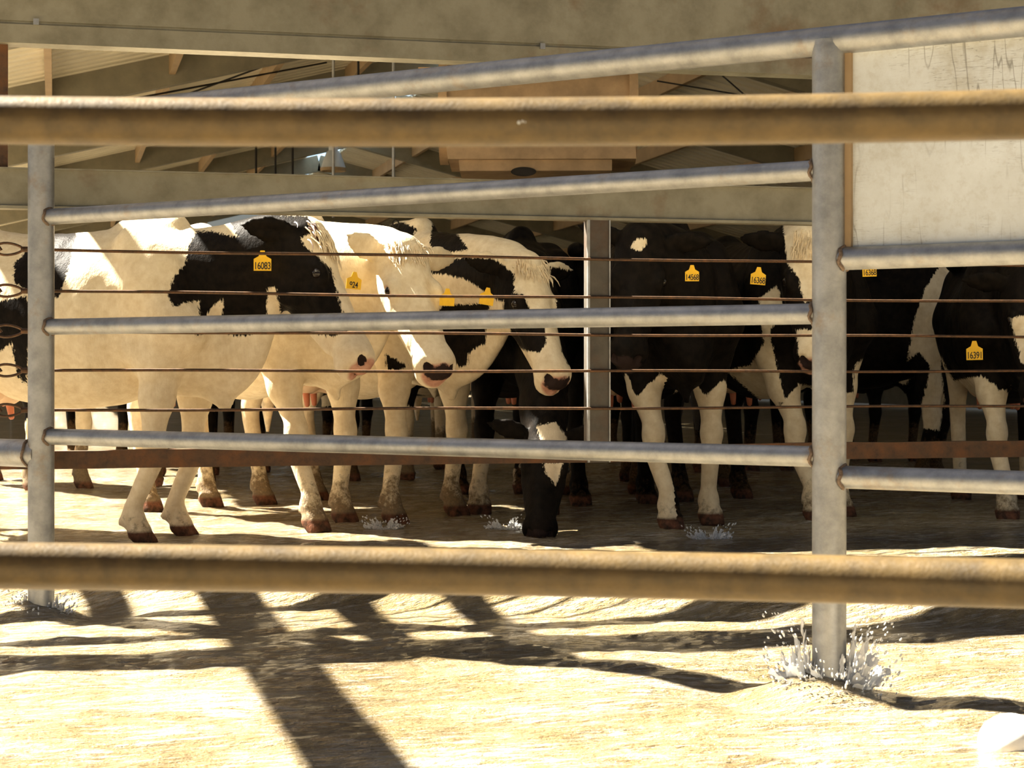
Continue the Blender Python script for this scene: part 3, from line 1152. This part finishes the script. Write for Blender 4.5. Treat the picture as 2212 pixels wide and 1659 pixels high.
def tail_mb():
    mb = MB()
    pts = [(-0.88, 0, 1.33), (-0.95, 0.0, 1.27), (-0.99, 0.01, 1.1), (-0.98, 0.02, 0.9), (-0.97, 0.02, 0.7), (-0.97, 0.03, 0.55), (-0.97, 0.03, 0.38)]
    mb.tube(pts, [0.04, 0.034, 0.025, 0.018, 0.020, 0.040, 0.008], 10)
    return mb


EYE_ME = None


def eye_mesh():
    global EYE_ME
    if EYE_ME is None:
        mb = MB()
        mb.lathe((0, 0, 0), [(0.024 * math.sin(t), -0.024 * math.cos(t)) for t in np.linspace(0, math.pi, 10)], 14)
        EYE_ME = bpy.data.meshes.new('eye')
        EYE_ME.from_pydata(mb.v, [], mb.f)
        EYE_ME.materials.append(M['eye'])
        EYE_ME.polygons.foreach_set('use_smooth', [True] * len(EYE_ME.polygons))
    return EYE_ME


def ear_tag(parent, to_world, pos, number, yaw=0.0, tilt=0.0, size=0.085):
    """yellow plastic tag facing along the pen fence, hanging from an ear; pos is a world point"""
    w, hgt = size * 0.86, size
    out = [(-0.5, -0.5), (0.5, -0.5), (0.5, 0.08), (0.22, 0.22), (0.12, 0.5), (-0.12, 0.5), (-0.22, 0.22), (-0.5, 0.08)]
    vs = [(a * w, 0.0018 * s, b * hgt) for s in (-1, 1) for a, b in out]
    n = len(out)
    fs = [tuple(range(n)), tuple(range(2 * n - 1, n - 1, -1))] + [(i, n + i, n + (i + 1) % n, (i + 1) % n) for i in range(n)]
    me = bpy.data.meshes.new('ear_tag')
    me.from_pydata(vs, [], fs)
    me.materials.append(M['yellow'])
    o = bpy.data.objects.new('ear_tag', me)
    COL.objects.link(o)
    inv = parent.matrix_world.inverted() if False else Matrix(parent['_mw']).inverted()
    Wm = Matrix.Translation(Vector(pos)) @ Matrix.Rotation(-TH + yaw, 4, 'Z') @ Matrix.Rotation(tilt, 4, 'Y')
    o.parent = parent
    o.matrix_local = inv @ Wm
    if number:
        cu = bpy.data.curves.new('tag_number', 'FONT')
        cu.body = number
        cu.align_x = 'CENTER'
        cu.align_y = 'CENTER'
        cu.size = size * 0.50
        cu.extrude = 0.0006
        cu.offset = 0.0004
        cu.space_character = 0.92
        to = bpy.data.objects.new('tag_number', cu)
        COL.objects.link(to)
        dg = bpy.context.evaluated_depsgraph_get()
        tm = bpy.data.meshes.new_from_object(to.evaluated_get(dg))
        bpy.data.objects.remove(to)
        bpy.data.curves.remove(cu)
        tm.materials.clear()
        tm.materials.append(M['ink'])
        t2 = bpy.data.objects.new('tag_number', tm)
        COL.objects.link(t2)
        t2.parent = o
        t2.matrix_local = Matrix.Translation((0, -0.0026, -size * 0.27)) @ Matrix.Rotation(math.pi / 2, 4, 'X') @ Matrix.Diagonal((0.72, 1.0, 1, 1))
    return o


def forelock(h, R, hs, n, length, m_key, spread=0.045, seed=3, fwd=0.6):
    r = random.Random(seed)
    mb = MB()
    for i in range(n):
        a = np.array((r.uniform(-0.03, 0.07), r.gauss(0, spread * 0.7), 0.0))
        a[2] = 0.012 - (a[1] / 0.11) ** 2 * 0.04 - max(0, a[0]) * 0.1
        L = length * r.uniform(0.6, 1.15)
        d = np.array((fwd + r.uniform(-0.2, 0.3), a[1] * 3 + r.uniform(-0.25, 0.25), 0.34 + r.uniform(-0.08, 0.12)))
        d2 = np.array((1.0, a[1] * 3 + r.uniform(-0.2, 0.2), -0.12))
        p0, p1 = a, a + d * L * 0.45
        p2 = p1 + d2 * L * 0.55
        mb.tube([h(p0), h(p1), h(p1 * 0.45 + p2 * 0.55 + np.array((0, 0, 0.004))), h(p2)], [0.0038, 0.0036, 0.0026, 0.0007], 4)
    return mb


def build_cow(label, withers, yaw, feet=None, head=None, sc=1.0, hint=None, base='W', polys=(), tags=(), ears=None,
              nose='pink', dx=0.013, lock=None, group=None, front_feet_px=None, dirty=1.0, blobs=0, tail=True, seed=1, pinkamt=0.8, belly=0.92, white_legs=0.0):
    """withers: (px, Z); yaw: degrees, 0 = facing right in the picture, + = turned towards the camera"""
    a = math.radians(yaw)
    hdc = (math.cos(a), -math.sin(a))                         # camera frame
    hd = np.array((hdc[0] * CS + hdc[1] * SN, -hdc[0] * SN + hdc[1] * CS, 0))
    lf = np.array((-hd[1], hd[0], 0))
    A = np.stack([hd, lf, (0, 0, 1)], 1)
    w = P(withers[0], 800, withers[1])
    O = w - hd * 0.47 * sc
    O[2] = 0.0

    def loc(p):
        return A.T @ (np.array(p, float) - O) / sc

    ft = [np.array(q, float) for q in ((0.55, 0.17, 0), (0.52, -0.17, 0), (-0.74, 0.19, 0), (-0.66, -0.19, 0))]
    if front_feet_px:
        for px, Z in front_feet_px:
            q = loc(P(px, 800, Z))
            q[2] = 0
            i = 0 if q[1] > 0 else 1
            q[0] -= 0.03
            q[0] = min(max(q[0], 0.25), 0.80)
            s_ = 1 if i == 0 else -1
            q[1] = s_ * min(max(abs(q[1]), 0.09), 0.36)
            ft[i] = q
    if head is None:
        pl, mz = np.array((1.02, 0, 1.36)), np.array((1.40, 0, 0.95))
    else:
        pl, mz = (loc(P(*q)) if len(q) == 3 and q[0] > 5 else np.array(q, float) for q in head)
    e1 = mz - pl
    if hint is None:
        fh = np.array((e1[0], e1[1], 0))
        fh = fh / (np.linalg.norm(fh) + 1e-6) * 0.6 + np.array((0, 0, 1.0))
    else:                                                      # camera-frame direction (right, towards camera, up)
        q = np.array((hint[0] * CS - hint[1] * SN, -hint[0] * SN - hint[1] * CS, hint[2]))
        fh = A.T @ q
    if ears:
        ears = tuple(tuple(loc(P(*e[1]))) + (1,) if e[0] == 'px' else e for e in ears)
    V, Q, h, R, hs = cow_body(ft, pl, mz, fh, dx, ears, belly)
    # coat
    Vw = (A @ (V.T * sc)).T + O
    px, py, _ = to_px(Vw)
    ppm = FPX / withers[1]
    r2 = random.Random(seed)
    coat = np.full(len(V), -0.5 if base == 'W' else 0.5)
    for _ in range(blobs):
        c = np.array((r2.uniform(-0.95, 1.3), r2.choice((-1, 1)) * r2.uniform(0.1, 0.3), r2.uniform(0.65, 1.4)))
        rr = np.array((r2.uniform(0.12, 0.36), 0.28, r2.uniform(0.12, 0.36)))
        q = (V - c) / rr
        q[:, 0] += 0.35 * np.sin(V[:, 2] * 9 + seed)
        dd = (1 - np.sqrt((q ** 2).sum(1))) * rr.min()
        coat = np.maximum(coat, dd) if base == 'W' else np.minimum(coat, -dd)
    for kind, poly in polys:
        s_ = seg_sd(px, py, poly) / ppm
        coat = np.maximum(coat, s_) if kind == 'B' else np.minimum(coat, -s_)
    if white_legs:
        cut = white_legs + 0.05 * np.sin(V[:, 0] * 31 + V[:, 1] * 23 + seed)
        fore = (V[:, 0] > 0.25) & (np.abs(V[:, 1]) > 0.07) & (V[:, 0] < 0.9)
        coat = np.where(fore, np.minimum(coat, V[:, 2] - cut), coat)
    # regions on head: muzzle skin
    hv = (V - pl) @ R / hs
    md = 1 - np.sqrt(((hv - np.array((0.60, 0, -0.085))) / np.array((0.075, 0.10, 0.085))) ** 2).sum(1) ** 0.5
    md = 1 - np.sqrt((((hv - np.array((0.60, 0, -0.085))) / np.array((0.085, 0.11, 0.09))) ** 2).sum(1))
    pink = np.clip(md * 2.0 - 0.15, 0, 1) * pinkamt
    ns = np.clip(md * 1.8, 0, 1) if nose == 'black' else (np.clip(md * 1.8, 0, 1) * np.clip(0.5 + (hv[:, 2] + 0.115) * 9, 0, 0.85) if nose == 'mixed' else np.zeros(len(V)))
    nost = np.maximum.reduce([1 - np.sqrt((((hv - np.array((0.575, s * 0.050, -0.062))) / np.array((0.032, 0.022, 0.022))) ** 2).sum(1)) for s in (1, -1)])
    ns = np.maximum(ns, np.clip(nost * 5, 0, 1.0))
    for s in (1, -1):
        ed = 1 - np.sqrt((((hv - np.array((0.20, s * 0.11, -0.056))) / np.array((0.045, 0.03, 0.032))) ** 2).sum(1))
        pink = np.maximum(pink, np.where(coat < 0, np.clip(ed * 1.6, 0, 0.42), 0) if base == 'W' else 0)
    z = V[:, 2]
    legs = z < 0.62
    dirt = np.clip((0.48 - z) / 0.48, 0, 1) ** 0.8 * dirty
    ishead = (np.abs(hv[:, 1]) < 0.2) & (hv[:, 0] > -0.1) & (hv[:, 0] < 0.7) & (np.abs(hv[:, 2] + 0.1) < 0.25)
    dirt = np.where(ishead & (z > 0.02), 0, dirt)
    hoof = np.where(ishead, 0, np.clip((0.068 - z) / 0.012, 0, 1))
    root = empty('cow', O)
    root.rotation_euler = (0, 0, math.atan2(hd[1], hd[0]))
    root.scale = (sc, sc, sc)
    Mw = Matrix.Translation(Vector(O)) @ Matrix.Rotation(math.atan2(hd[1], hd[0]), 4, 'Z') @ Matrix.Scale(sc, 4)
    root['_mw'] = [list(r) for r in Mw]
    tag(root, label, 'cow', group)
    me = mesh_np('body', V, Q)
    for nm, arr in (('coat', coat), ('pink', pink), ('nose', ns), ('dirt', dirt), ('hoof', hoof)):
        at = me.attributes.new(nm, 'FLOAT', 'POINT')
        at.data.foreach_set('value', np.asarray(arr, np.float32))
    me.materials.append(M['coat'])
    me.polygons.foreach_set('use_smooth', [True] * len(me.polygons))
    b = bpy.data.objects.new('body', me)
    COL.objects.link(b)
    b.parent = root
    for s in (1, -1):
        e = bpy.data.objects.new('eye', eye_mesh())
        COL.objects.link(e)
        e.parent = root
        e.location = h((0.198, s * 0.104, -0.055))
        e.scale = (hs * 0.9, hs * 0.9, hs * 0.9)
    add_udder(root)
    if tail:
        tail_mb().build('tail', M['tail_dark'] if base == 'B' else M['hair_cream'], root, True)
    for tg in tags:
        ear_tag(root, None, P(*tg[0]), tg[1], *tg[2:])
    if lock:
        for kw in lock:
            o = forelock(h, R, hs, **kw).build('forelock', M[kw['m_key']], root, True)
            o['kind'] = 'stuff'
    del root['_mw']
    return root


COWS = []
# 1 front left, black head in profile
COWS.append(build_cow(
    'white cow with a black neck and head in profile, tag 16083',
    (352, 8.42), 18, sc=1.02, front_feet_px=((305, 8.15), (378, 8.42)),
    head=((684, 498, 8.24), (828, 780, 8.04)), hint=(0.9, 0.1, 0.6),
    ears=(('px', (640, 474, 8.45)), ('px', (522, 486, 8.06))), dirty=0.5,
    polys=[('B', [(424, 499), (455, 500), (515, 512), (490, 470), (515, 450), (600, 462), (640, 470), (655, 528), (678, 547), (714, 580), (728, 628),
                  (741, 676), (750, 715), (722, 728), (690, 722), (640, 712), (610, 705), (604, 660), (592, 618), (578, 622), (577, 690), (560, 718),
                  (520, 727), (490, 722), (478, 700), (482, 645), (462, 660), (447, 680), (440, 725), (418, 722), (432, 690), (430, 648), (400, 655),
                  (375, 663), (363, 640), (375, 600), (400, 570), (408, 530)]),
           ('B', [(612, 465), (665, 465), (680, 498), (640, 520), (612, 512)]),
           ('B', [(90, 470), (172, 480), (160, 530), (150, 570), (140, 610), (128, 640), (100, 650), (30, 610), (30, 570), (60, 540)]),
           ('B', [(0, 650), (60, 640), (64, 700), (58, 830), (38, 815), (25, 740), (0, 760), (-90, 800), (-90, 690)])],
    tags=[((567, 563, 8.04), '16083', 0.1, 0.0, 0.088)], nose='pink',
    lock=[dict(n=260, length=0.07, m_key='hair_brown', spread=0.05, seed=3, fwd=0.3), dict(n=240, length=0.10, m_key='hair_cream', spread=0.045, seed=4, fwd=0.9)]))
# 2 cream-faced
COWS.append(build_cow(
    'all-cream cow looking at the camera, broad chest, dark-spotted muzzle',
    (648, 9.15), 52, sc=1.085, front_feet_px=((562, 8.62), (722, 8.62)),
    head=((876, 530, 8.72), (968, 785, 8.32)), hint=(0.45, 0.75, 0.45), dirty=0.7,
    ears=((-0.25, 1.0, -0.25), (0.05, -0.85, 0.5)), nose='mixed',
    tags=[((765, 606, 8.58), '924', 0.2, 0.1, 0.08), ((966, 642, 8.55), None, 0.0, 0.05, 0.08)],
    lock=[dict(n=300, length=0.075, m_key='hair_cream', spread=0.045, seed=5, fwd=0.3)]))
# 3 black and white face
COWS.append(build_cow(
    'white-faced cow with a black eye patch and black-spotted neck',
    (895, 9.65), 52, sc=1.075, dirty=0.75, front_feet_px=((832, 8.98), (935, 8.85)),
    head=((1146, 566, 8.90), (1226, 815, 8.58)), hint=(0.5, 0.7, 0.45),
    ears=((-0.2, 1.0, -0.1), (-0.2, -1.0, 0.0)), nose='mixed',
    polys=[('B', [(955, 660), (1060, 655), (1050, 690), (1050, 742), (1030, 750), (1012, 765), (1010, 790), (990, 793), (975, 775), (955, 735), (940, 690)]),
           ('B', [(1092, 632), (1130, 635), (1145, 670), (1176, 700), (1181, 740), (1165, 762), (1130, 757), (1105, 730), (1100, 700), (1088, 668)]),
           ('B', [(1186, 575), (1260, 590), (1260, 700), (1228, 792), (1214, 760), (1207, 690), (1197, 630)]),
           ('B', [(770, 520), (810, 490), (870, 480), (902, 495), (872, 535), (840, 565), (770, 552)]),
           ('B', [(935, 480), (985, 500), (1012, 540), (935, 552), (928, 520)]),
           ('B', [(922, 592), (950, 568), (1005, 555), (1070, 560), (1112, 592), (1110, 640), (1080, 652), (1060, 640), (1010, 605), (960, 592)]),
           ('B', [(833, 765), (880, 790), (862, 802), (835, 797)])],
    tags=[((1052, 640, 8.72), None, 0.35, 0.15, 0.082)],
    lock=[dict(n=300, length=0.07, m_key='hair_cream', spread=0.045, seed=6, fwd=0.4)]))
# 4 drinking
COWS.append(build_cow(
    'black cow drinking with its head down at the water',
    (1122, 10.2), 82, sc=1.07, belly=0.80, white_legs=0.3, front_feet_px=((1082, 8.95), (1222, 9.15)),
    head=((1182, 925, 8.62), (1166, 1150, 8.28)), hint=(0.0, 0.9, 0.25), base='B', nose='black', pinkamt=0.3, dirty=0.6,
    ears=((-0.15, 1.0, 0.15), (-0.15, -1.0, 0.15)),
    polys=[('W', [(1160, 918), (1200, 912), (1225, 945), (1218, 975), (1165, 955)]),
           ('W', [(1172, 1000), (1216, 1000), (1212, 1015), (1200, 1048), (1180, 1022)]),
           ('W', [(1055, 1012), (1112, 1012), (1118, 1190), (1050, 1190)]),
           ('W', [(1028, 562), (1065, 530), (1070, 540), (1040, 567)]), ('W', [(1075, 577), (1095, 558), (1102, 565), (1090, 582)])]))
# 5 black, forehead star
COWS.append(build_cow(
    'black cow with a small white forehead star, white legs, tag 14568',
    (1446, 9.25), 80, sc=1.063, belly=0.80, white_legs=0.66, front_feet_px=((1340, 8.42), (1528, 8.45)),
    head=((1388, 505, 8.72), (1348, 775, 8.45)), hint=(-0.15, 0.9, 0.45), base='B', nose='black', pinkamt=0.3, dirty=0.5,
    ears=((-0.15, 1.0, -0.1), (-0.2, -1.0, 0.12)),
    polys=[('W', [(1390, 845), (1420, 855), (1440, 882), (1462, 860), (1466, 872), (1442, 925), (1418, 885)]),
           ('W', [(1360, 533), (1375, 516), (1396, 516), (1392, 536), (1380, 544)])],
    tags=[((1495, 590, 8.58), '14568', 0.0, 0.0, 0.075)]))
# 6 rear view behind the post
COWS.append(build_cow(
    'black cow with a cream hind leg half hidden by the fence post',
    (1300, 12.6), -88, sc=1.08, base='B', dirty=0.8, nose='black',
    polys=[('W', [(1205, 780), (1275, 770), (1275, 1100), (1205, 1100)])]))
# 7 black hump behind 8
COWS.append(build_cow(
    'black cow with a white back stripe behind the tagged pair',
    (1560, 14.0), 80, sc=1.10, base='B', dirty=0.9, nose='black', head=((1.05, 0.1, 1.22), (1.42, 0.15, 0.85)),
    polys=[('W', [(1590, 502), (1675, 480), (1690, 492), (1600, 512)])]))
# 8 behind the right post
COWS.append(build_cow(
    'white-faced cow half hidden behind the right post, tag 16368 in both ears',
    (1730, 9.72), 74, sc=1.075, belly=0.85, white_legs=0.6, base='B', nose='mixed', dirty=0.6, front_feet_px=((1690, 9.0), (1888, 8.72)),
    head=((1752, 512, 9.15), (1768, 778, 8.85)), hint=(0.05, 0.9, 0.4),
    ears=((-0.15, 1.0, -0.12), (-0.15, -1.0, -0.12)),
    polys=[('W', [(1690, 470), (1830, 470), (1820, 640), (1735, 652), (1726, 600), (1700, 570)]),
           ('W', [(1638, 645), (1678, 618), (1692, 660), (1662, 720), (1690, 840), (1702, 872), (1640, 862), (1568, 800), (1620, 790), (1650, 740)]),
           ('W', [(1718, 712), (1820, 712), (1820, 800), (1730, 790)]),
           ('W', [(1725, 830), (1850, 850), (1800, 980), (1740, 990), (1718, 900)]),
           ('W', [(1845, 790), (1912, 742), (1935, 1220), (1830, 1220)]), ('W', [(1650, 900), (1730, 900), (1730, 1200), (1650, 1200)])],
    tags=[((1638, 596, 8.95), '16368', 0.05, 0.08, 0.085), ((1878, 580, 8.95), '16368', -0.05, -0.03, 0.078)],
    lock=[dict(n=320, length=0.09, m_key='hair_cream', spread=0.045, seed=9, fwd=0.3)]))
# 9 far right
COWS.append(build_cow(
    'black cow with white legs at the right edge, tag 16391',
    (2205, 9.75), 98, sc=1.03, white_legs=0.62, base='B', nose='black', dirty=0.6, front_feet_px=((2098, 8.95), (2200, 8.98)),
    head=((2235, 600, 9.15), (2262, 860, 8.85)), hint=(0.1, 0.9, 0.4), ears=((-0.15, 1.0, -0.75), (-0.15, -1.0, -0.3)),
    polys=[('W', [(2025, 760), (2060, 822), (2120, 812), (2150, 832), (2182, 900), (2176, 950), (2260, 960), (2260, 1220), (2030, 1220), (2040, 920)]),
           ('W', [(2183, 688), (2300, 660), (2300, 900), (2205, 780)])],
    tags=[((2105, 757, 8.92), '16391', 0.0, -0.02, 0.092)]))
# 10 side-on behind
COWS.append(build_cow(
    'black cow with a broad diagonal white stripe behind the right rails',
    (1985, 11.8), 20, sc=1.10, base='B', nose='black', head=((1.05, -0.05, 1.2), (1.42, -0.05, 0.85)),
    polys=[('W', [(2040, 560), (2135, 560), (2085, 640), (2052, 700), (2032, 780), (2040, 862), (2030, 930), (1925, 915), (1915, 850), (1965, 862),
                  (1992, 872), (2010, 790), (1985, 760), (1960, 780), (1975, 690), (2000, 620)])]))

# the rest of the herd behind: three kinds of body, copied
herd_spots = [(-0.25, 12.6, -62, 0), (0.85, 12.9, -95, 1), (1.75, 13.2, -84, 2), (2.6, 13.2, -96, 0), (0.2, 16.0, -72, 1), (1.3, 16.4, -95, 2),
              (2.4, 16.4, -86, 1), (3.5, 16.2, -100, 0), (4.6, 16.4, -82, 2), (5.6, 13.7, -94, 1), (5.7, 16.8, -86, 0), (6.7, 14.6, -90, 2)]
protos = {}
for x, y, ang, kd in herd_spots:
    if kd not in protos:
        base = 'WBB'[kd]
        r = build_cow('cow standing in the shade among the legs behind the front row', (1200, 30), 45, base=base, blobs=9 if base == 'W' else 5, seed=11 + kd * 5,
                      dx=0.022, group='herd behind the front row', head=((1.05, 0.05, 1.15), (1.42, 0.08, 0.80)), dirty=1.15, nose='black')
        protos[kd] = r
        o = r
    else:
        s = protos[kd]
        o = s.copy()
        COL.objects.link(o)
        for ch in s.children:
            c = ch.copy()
            COL.objects.link(c)
            c.parent = o
            for g in ch.children:
                d = g.copy()
                COL.objects.link(d)
                d.parent = c
    o.location = (x, y, 0)
    o.rotation_euler = (0, 0, math.radians(ang))

# ------------------------------------------------------------------ fan, lamp, hanging rods in the barn
ZF = 13.2
fb = P(1165, 250, ZF)
fan = empty('barn_fan', fb)
tag(fan, 'dusty tan box fan drum hanging under the barn roof', 'fan')


def fp(px, py, dz=0.0):
    return P(px, py, ZF + dz)


def fan_part(mb, name, m, smooth=False, parent=None):
    o = mb.build(name, m, parent or fan, smooth)
    if parent is None:
        o.location = -fb
    return o


def px_prism(poly_px, Z0, Z1):
    """solid between two distances whose outline faces the pen"""
    mb = MB()
    a = [P(px, py, (Z0 + Z1) / 2) for px, py in poly_px]
    ax = np.array((SN, CS, 0))
    n = len(a)
    vs = [p + ax * (Z0 - Z1) / 2 for p in a] + [p + ax * (Z1 - Z0) / 2 for p in a]
    fs = [tuple(range(n)), tuple(range(2 * n - 1, n - 1, -1))] + [(i, n + i, n + (i + 1) % n, (i + 1) % n) for i in range(n)]
    return mb.add(vs, fs)


l, r_ = fp(960, 235), fp(1362, 235)
ax_ = (r_ - l) / np.linalg.norm(r_ - l)
fan_part(MB().tube(lines(4, l, r_), 0.36, 32), 'drum', M['fan'], True)
for c, s in ((l, -1), (r_, 1)):
    fan_part(MB().tube([c - ax_ * 0.03, c + ax_ * 0.03], 0.40, 32), 'end_ring', M['fan'], True)
fan_part(px_prism([(962, 285), (1362, 285), (1366, 357), (972, 358)], ZF - 0.42, ZF + 0.42), 'housing', M['fan'])
tr = fan_part(px_prism([(994, 358), (1316, 357), (1316, 380), (996, 381)], ZF - 0.36, ZF + 0.36), 'tray', M['fan'])
c = fp(1131, 371, -0.372)
hm = MB().lathe(c, [(0, 0), (0.088, 0), (0.088, 0.01)], 24, (-SN, -CS, 0))
hm.v = [(x, y, c[2] + (z - c[2]) * 0.36) for x, y, z in hm.v]
fan_part(hm, 'hole', M['dark'])
fan_part(px_prism([(905, 150), (930, 150), (930, 190), (905, 190)], ZF - 0.1, ZF + 0.1), 'motor_box', M['fan'])
fan_part(MB().tube([fp(1372, 160, 0), fp(1372, -100, 0)], 0.018, 10).tube([fp(955, 150, 0), fp(955, -100, 0)], 0.018, 10), 'hanger_rod', M['galv_beam'], True)

ZL = 28.0
lp = P(720, 365, ZL)
lamp = empty('bell_lamp', lp)
tag(lamp, 'white bell-shaped high bay lamp under the ridge', 'lamp')
sc_ = ZL / FPX
o = MB().lathe((0, 0, 0), [(27 * sc_, 0), (26 * sc_, 5 * sc_), (22 * sc_, 18 * sc_), (15 * sc_, 36 * sc_), (10 * sc_, 40 * sc_), (10 * sc_, 52 * sc_), (0, 53 * sc_)], 28).build('shade', M['lamp'], lamp, True)
o = MB().lathe((0, 0, 0), [(28 * sc_, -5 * sc_), (28 * sc_, 2 * sc_), (25 * sc_, 2 * sc_), (25 * sc_, -5 * sc_), (28 * sc_, -5 * sc_)], 28).build('rim', M['purlin'], lamp)
top = roof_z(lp[0]) - lp[2]
MB().tube([(0, 0, 50 * sc_), (0, 0, top)], 0.012, 6).build('stem', M['dark'], lamp)

for i, (px, y0, Z, lab) in enumerate(((553, 380, 30.0, 'first'), (595, 382, 29.5, 'second'), (632, 384, 29.0, 'third'), (720, 470, 16.5, 'fourth'), (850, 470, 15.0, 'fifth'), (774, 250, 18.0, 'sixth'))):
    a = P(px, y0, Z)
    zt_ = roof_z(a[0])
    o = MB().tube([a, (a[0], a[1], zt_)], 0.012 if i > 2 else 0.018, 8).build('hanging_rod', M['dark'] if i < 3 or i == 5 else M['galv'])
    tag(o, ('leftmost thin dark rod below the ridge opening', 'middle thin dark rod below the ridge opening', 'rightmost of three thin dark rods below the ridge opening',
            'thin rod passing in front of the bell lamp', 'thin pale rod hanging right of the bell lamp', 'thin dark rod above the top near rail')[i], 'rod', 'thin rods hanging from the roof')
for (a, b, lab) in (((290, 213, 19.0), (705, 135, 23.5), 'flatter of two crossed brace cables under the roof'), ((390, 209, 21.0), (622, 124, 20.8), 'steeper of two crossed brace cables under the roof')):
    o = MB().tube([P(*a), P(*b)], 0.011, 8).build('brace_cable', M['dark'])
    tag(o, lab, 'cable', 'crossed brace cables')
for (a, b, lab) in (((1420, 175, 14.0), (1600, 205, 13.6), 'flatter thin cable right of the fan'), ((1545, 150, 14.0), (1660, 250, 13.8), 'steeper thin cable right of the fan')):
    o = MB().tube([P(*a), P(*b)], 0.006, 8).build('brace_cable', M['dark'])
    tag(o, lab, 'cable', 'thin cables right of the fan')


# ------------------------------------------------------------------ splashes
def splash(name, label, base, rad, hgt, n, seed, r0=0.054):
    """ragged sheets of water thrown up to both sides of a pipe, with drops around them"""
    r = random.Random(seed)
    root = empty(name, base)
    tag(root, label, 'splash')
    side = np.array((CS, -SN, 0))
    dep = np.array((SN, CS, 0))
    for lay in range(4):
        mb = MB()
        na, nr = 150, 14
        vs = []
        for j in range(nr):
            u = j / (nr - 1)
            for i in range(na):
                q = 2 * math.pi * i / na
                lobe = 0.30 + 0.70 * abs(math.cos(q)) ** 1.3
                jag = 0.45 + 0.85 * float(vnoise(np.array(i * 0.33 + lay * 50.0), np.array(lay * 3.1 + u * 1.2), seed))
                hh = hgt * lobe * jag * (1.0 - 0.18 * lay) * u
                rr = r0 + 0.010 * lay + rad * (0.25 + 0.24 * lay) * lobe * u ** 1.2
                rr += 0.012 * (float(vnoise(np.array(i * 0.9), np.array(j * 0.9 + lay * 9), seed + 1)) - 0.5) * (0.3 + u)
                vs.append(side * math.cos(q) * rr + dep * math.sin(q) * rr * 0.8 + np.array((0, 0, hh + 0.008 * (float(vnoise(np.array(i * 1.3), np.array(j * 1.1), seed + 2)) - 0.5) - 0.012)))
        fs = []
        for j in range(nr - 1):
            for i in range(na):
                hole = float(vnoise(np.array(i * 0.55 + lay * 20), np.array(j * 0.45), seed + 7))
                if hole * (0.35 + 0.8 * j / nr) > 0.60:
                    continue
                k = (i + 1) % na
                fs.append((j * na + i, j * na + k, (j + 1) * na + k, (j + 1) * na + i))
        mb.add(vs, fs)
        mb.build('water_sheet', M['spray'], root, True)
    mb = MB()
    for i in range(n):
        ang = r.uniform(0, 2 * math.pi)
        q = r.uniform(0.5, 1.6)
        lobe = 0.35 + 0.65 * abs(math.cos(ang))
        p = side * math.cos(ang) * (0.06 + rad * q) + dep * math.sin(ang) * (0.06 + rad * q * 0.8) + np.array((0, 0, hgt * lobe * r.uniform(0.05, 1.25)))
        s_ = r.uniform(0.0012, 0.0042)
        st = r.uniform(1, 2.4)
        mb.lathe(p, [(s_ * math.sin(t), -s_ * st * math.cos(t)) for t in np.linspace(0, math.pi, 5)], 6, (math.cos(ang) * 0.7, -0.3 * math.cos(ang), 1))
    o = mb.build('droplets', M['spray'], root, True)
    o['kind'] = 'stuff'
    return root


b = W(GB[0], GB[1], -CAM_Z + FLUME)
splash('water_splash', 'tall white splash around the foot of the right post', b, 0.10, 0.20, 420, 21)
b = W(GA[0], GA[1], -CAM_Z + FLUME)
splash('water_splash', 'low splash around the foot of the left post', b, 0.055, 0.085, 110, 22)

for px, Z, lab in ((1522, 8.42, 'small splash beside the white hoof of the star-faced cow'), (826, 8.95, 'small splash at the front hoof of the spotted-neck cow'),
                   (1085, 8.92, 'small splash at the hoof left of the drinking cow')):
    b = P(px, 800, Z)
    b[2] = 0.012
    splash('water_splash', lab, b + np.array((0.0, -0.05, 0)), 0.04, 0.055, 60, int(px), 0.03)

# white blob stands for a blurred bright spot at the lower right
c = P(2185, 1590, 4.72)
mb = MB()
mb.lathe((0, 0, 0), [(max(1e-4, 0.085 * math.sin(t)), 0.075 * math.cos(t)) for t in np.linspace(0, math.pi, 17)], 28)
fo = mb.build('glare_blob', M['glare'], None, True)
fo.location = (c[0], c[1], FLUME + 0.015)
tag(fo, 'rounded white blob standing for a blurred bright spot in the lower right corner', 'glare', None, 'stuff')
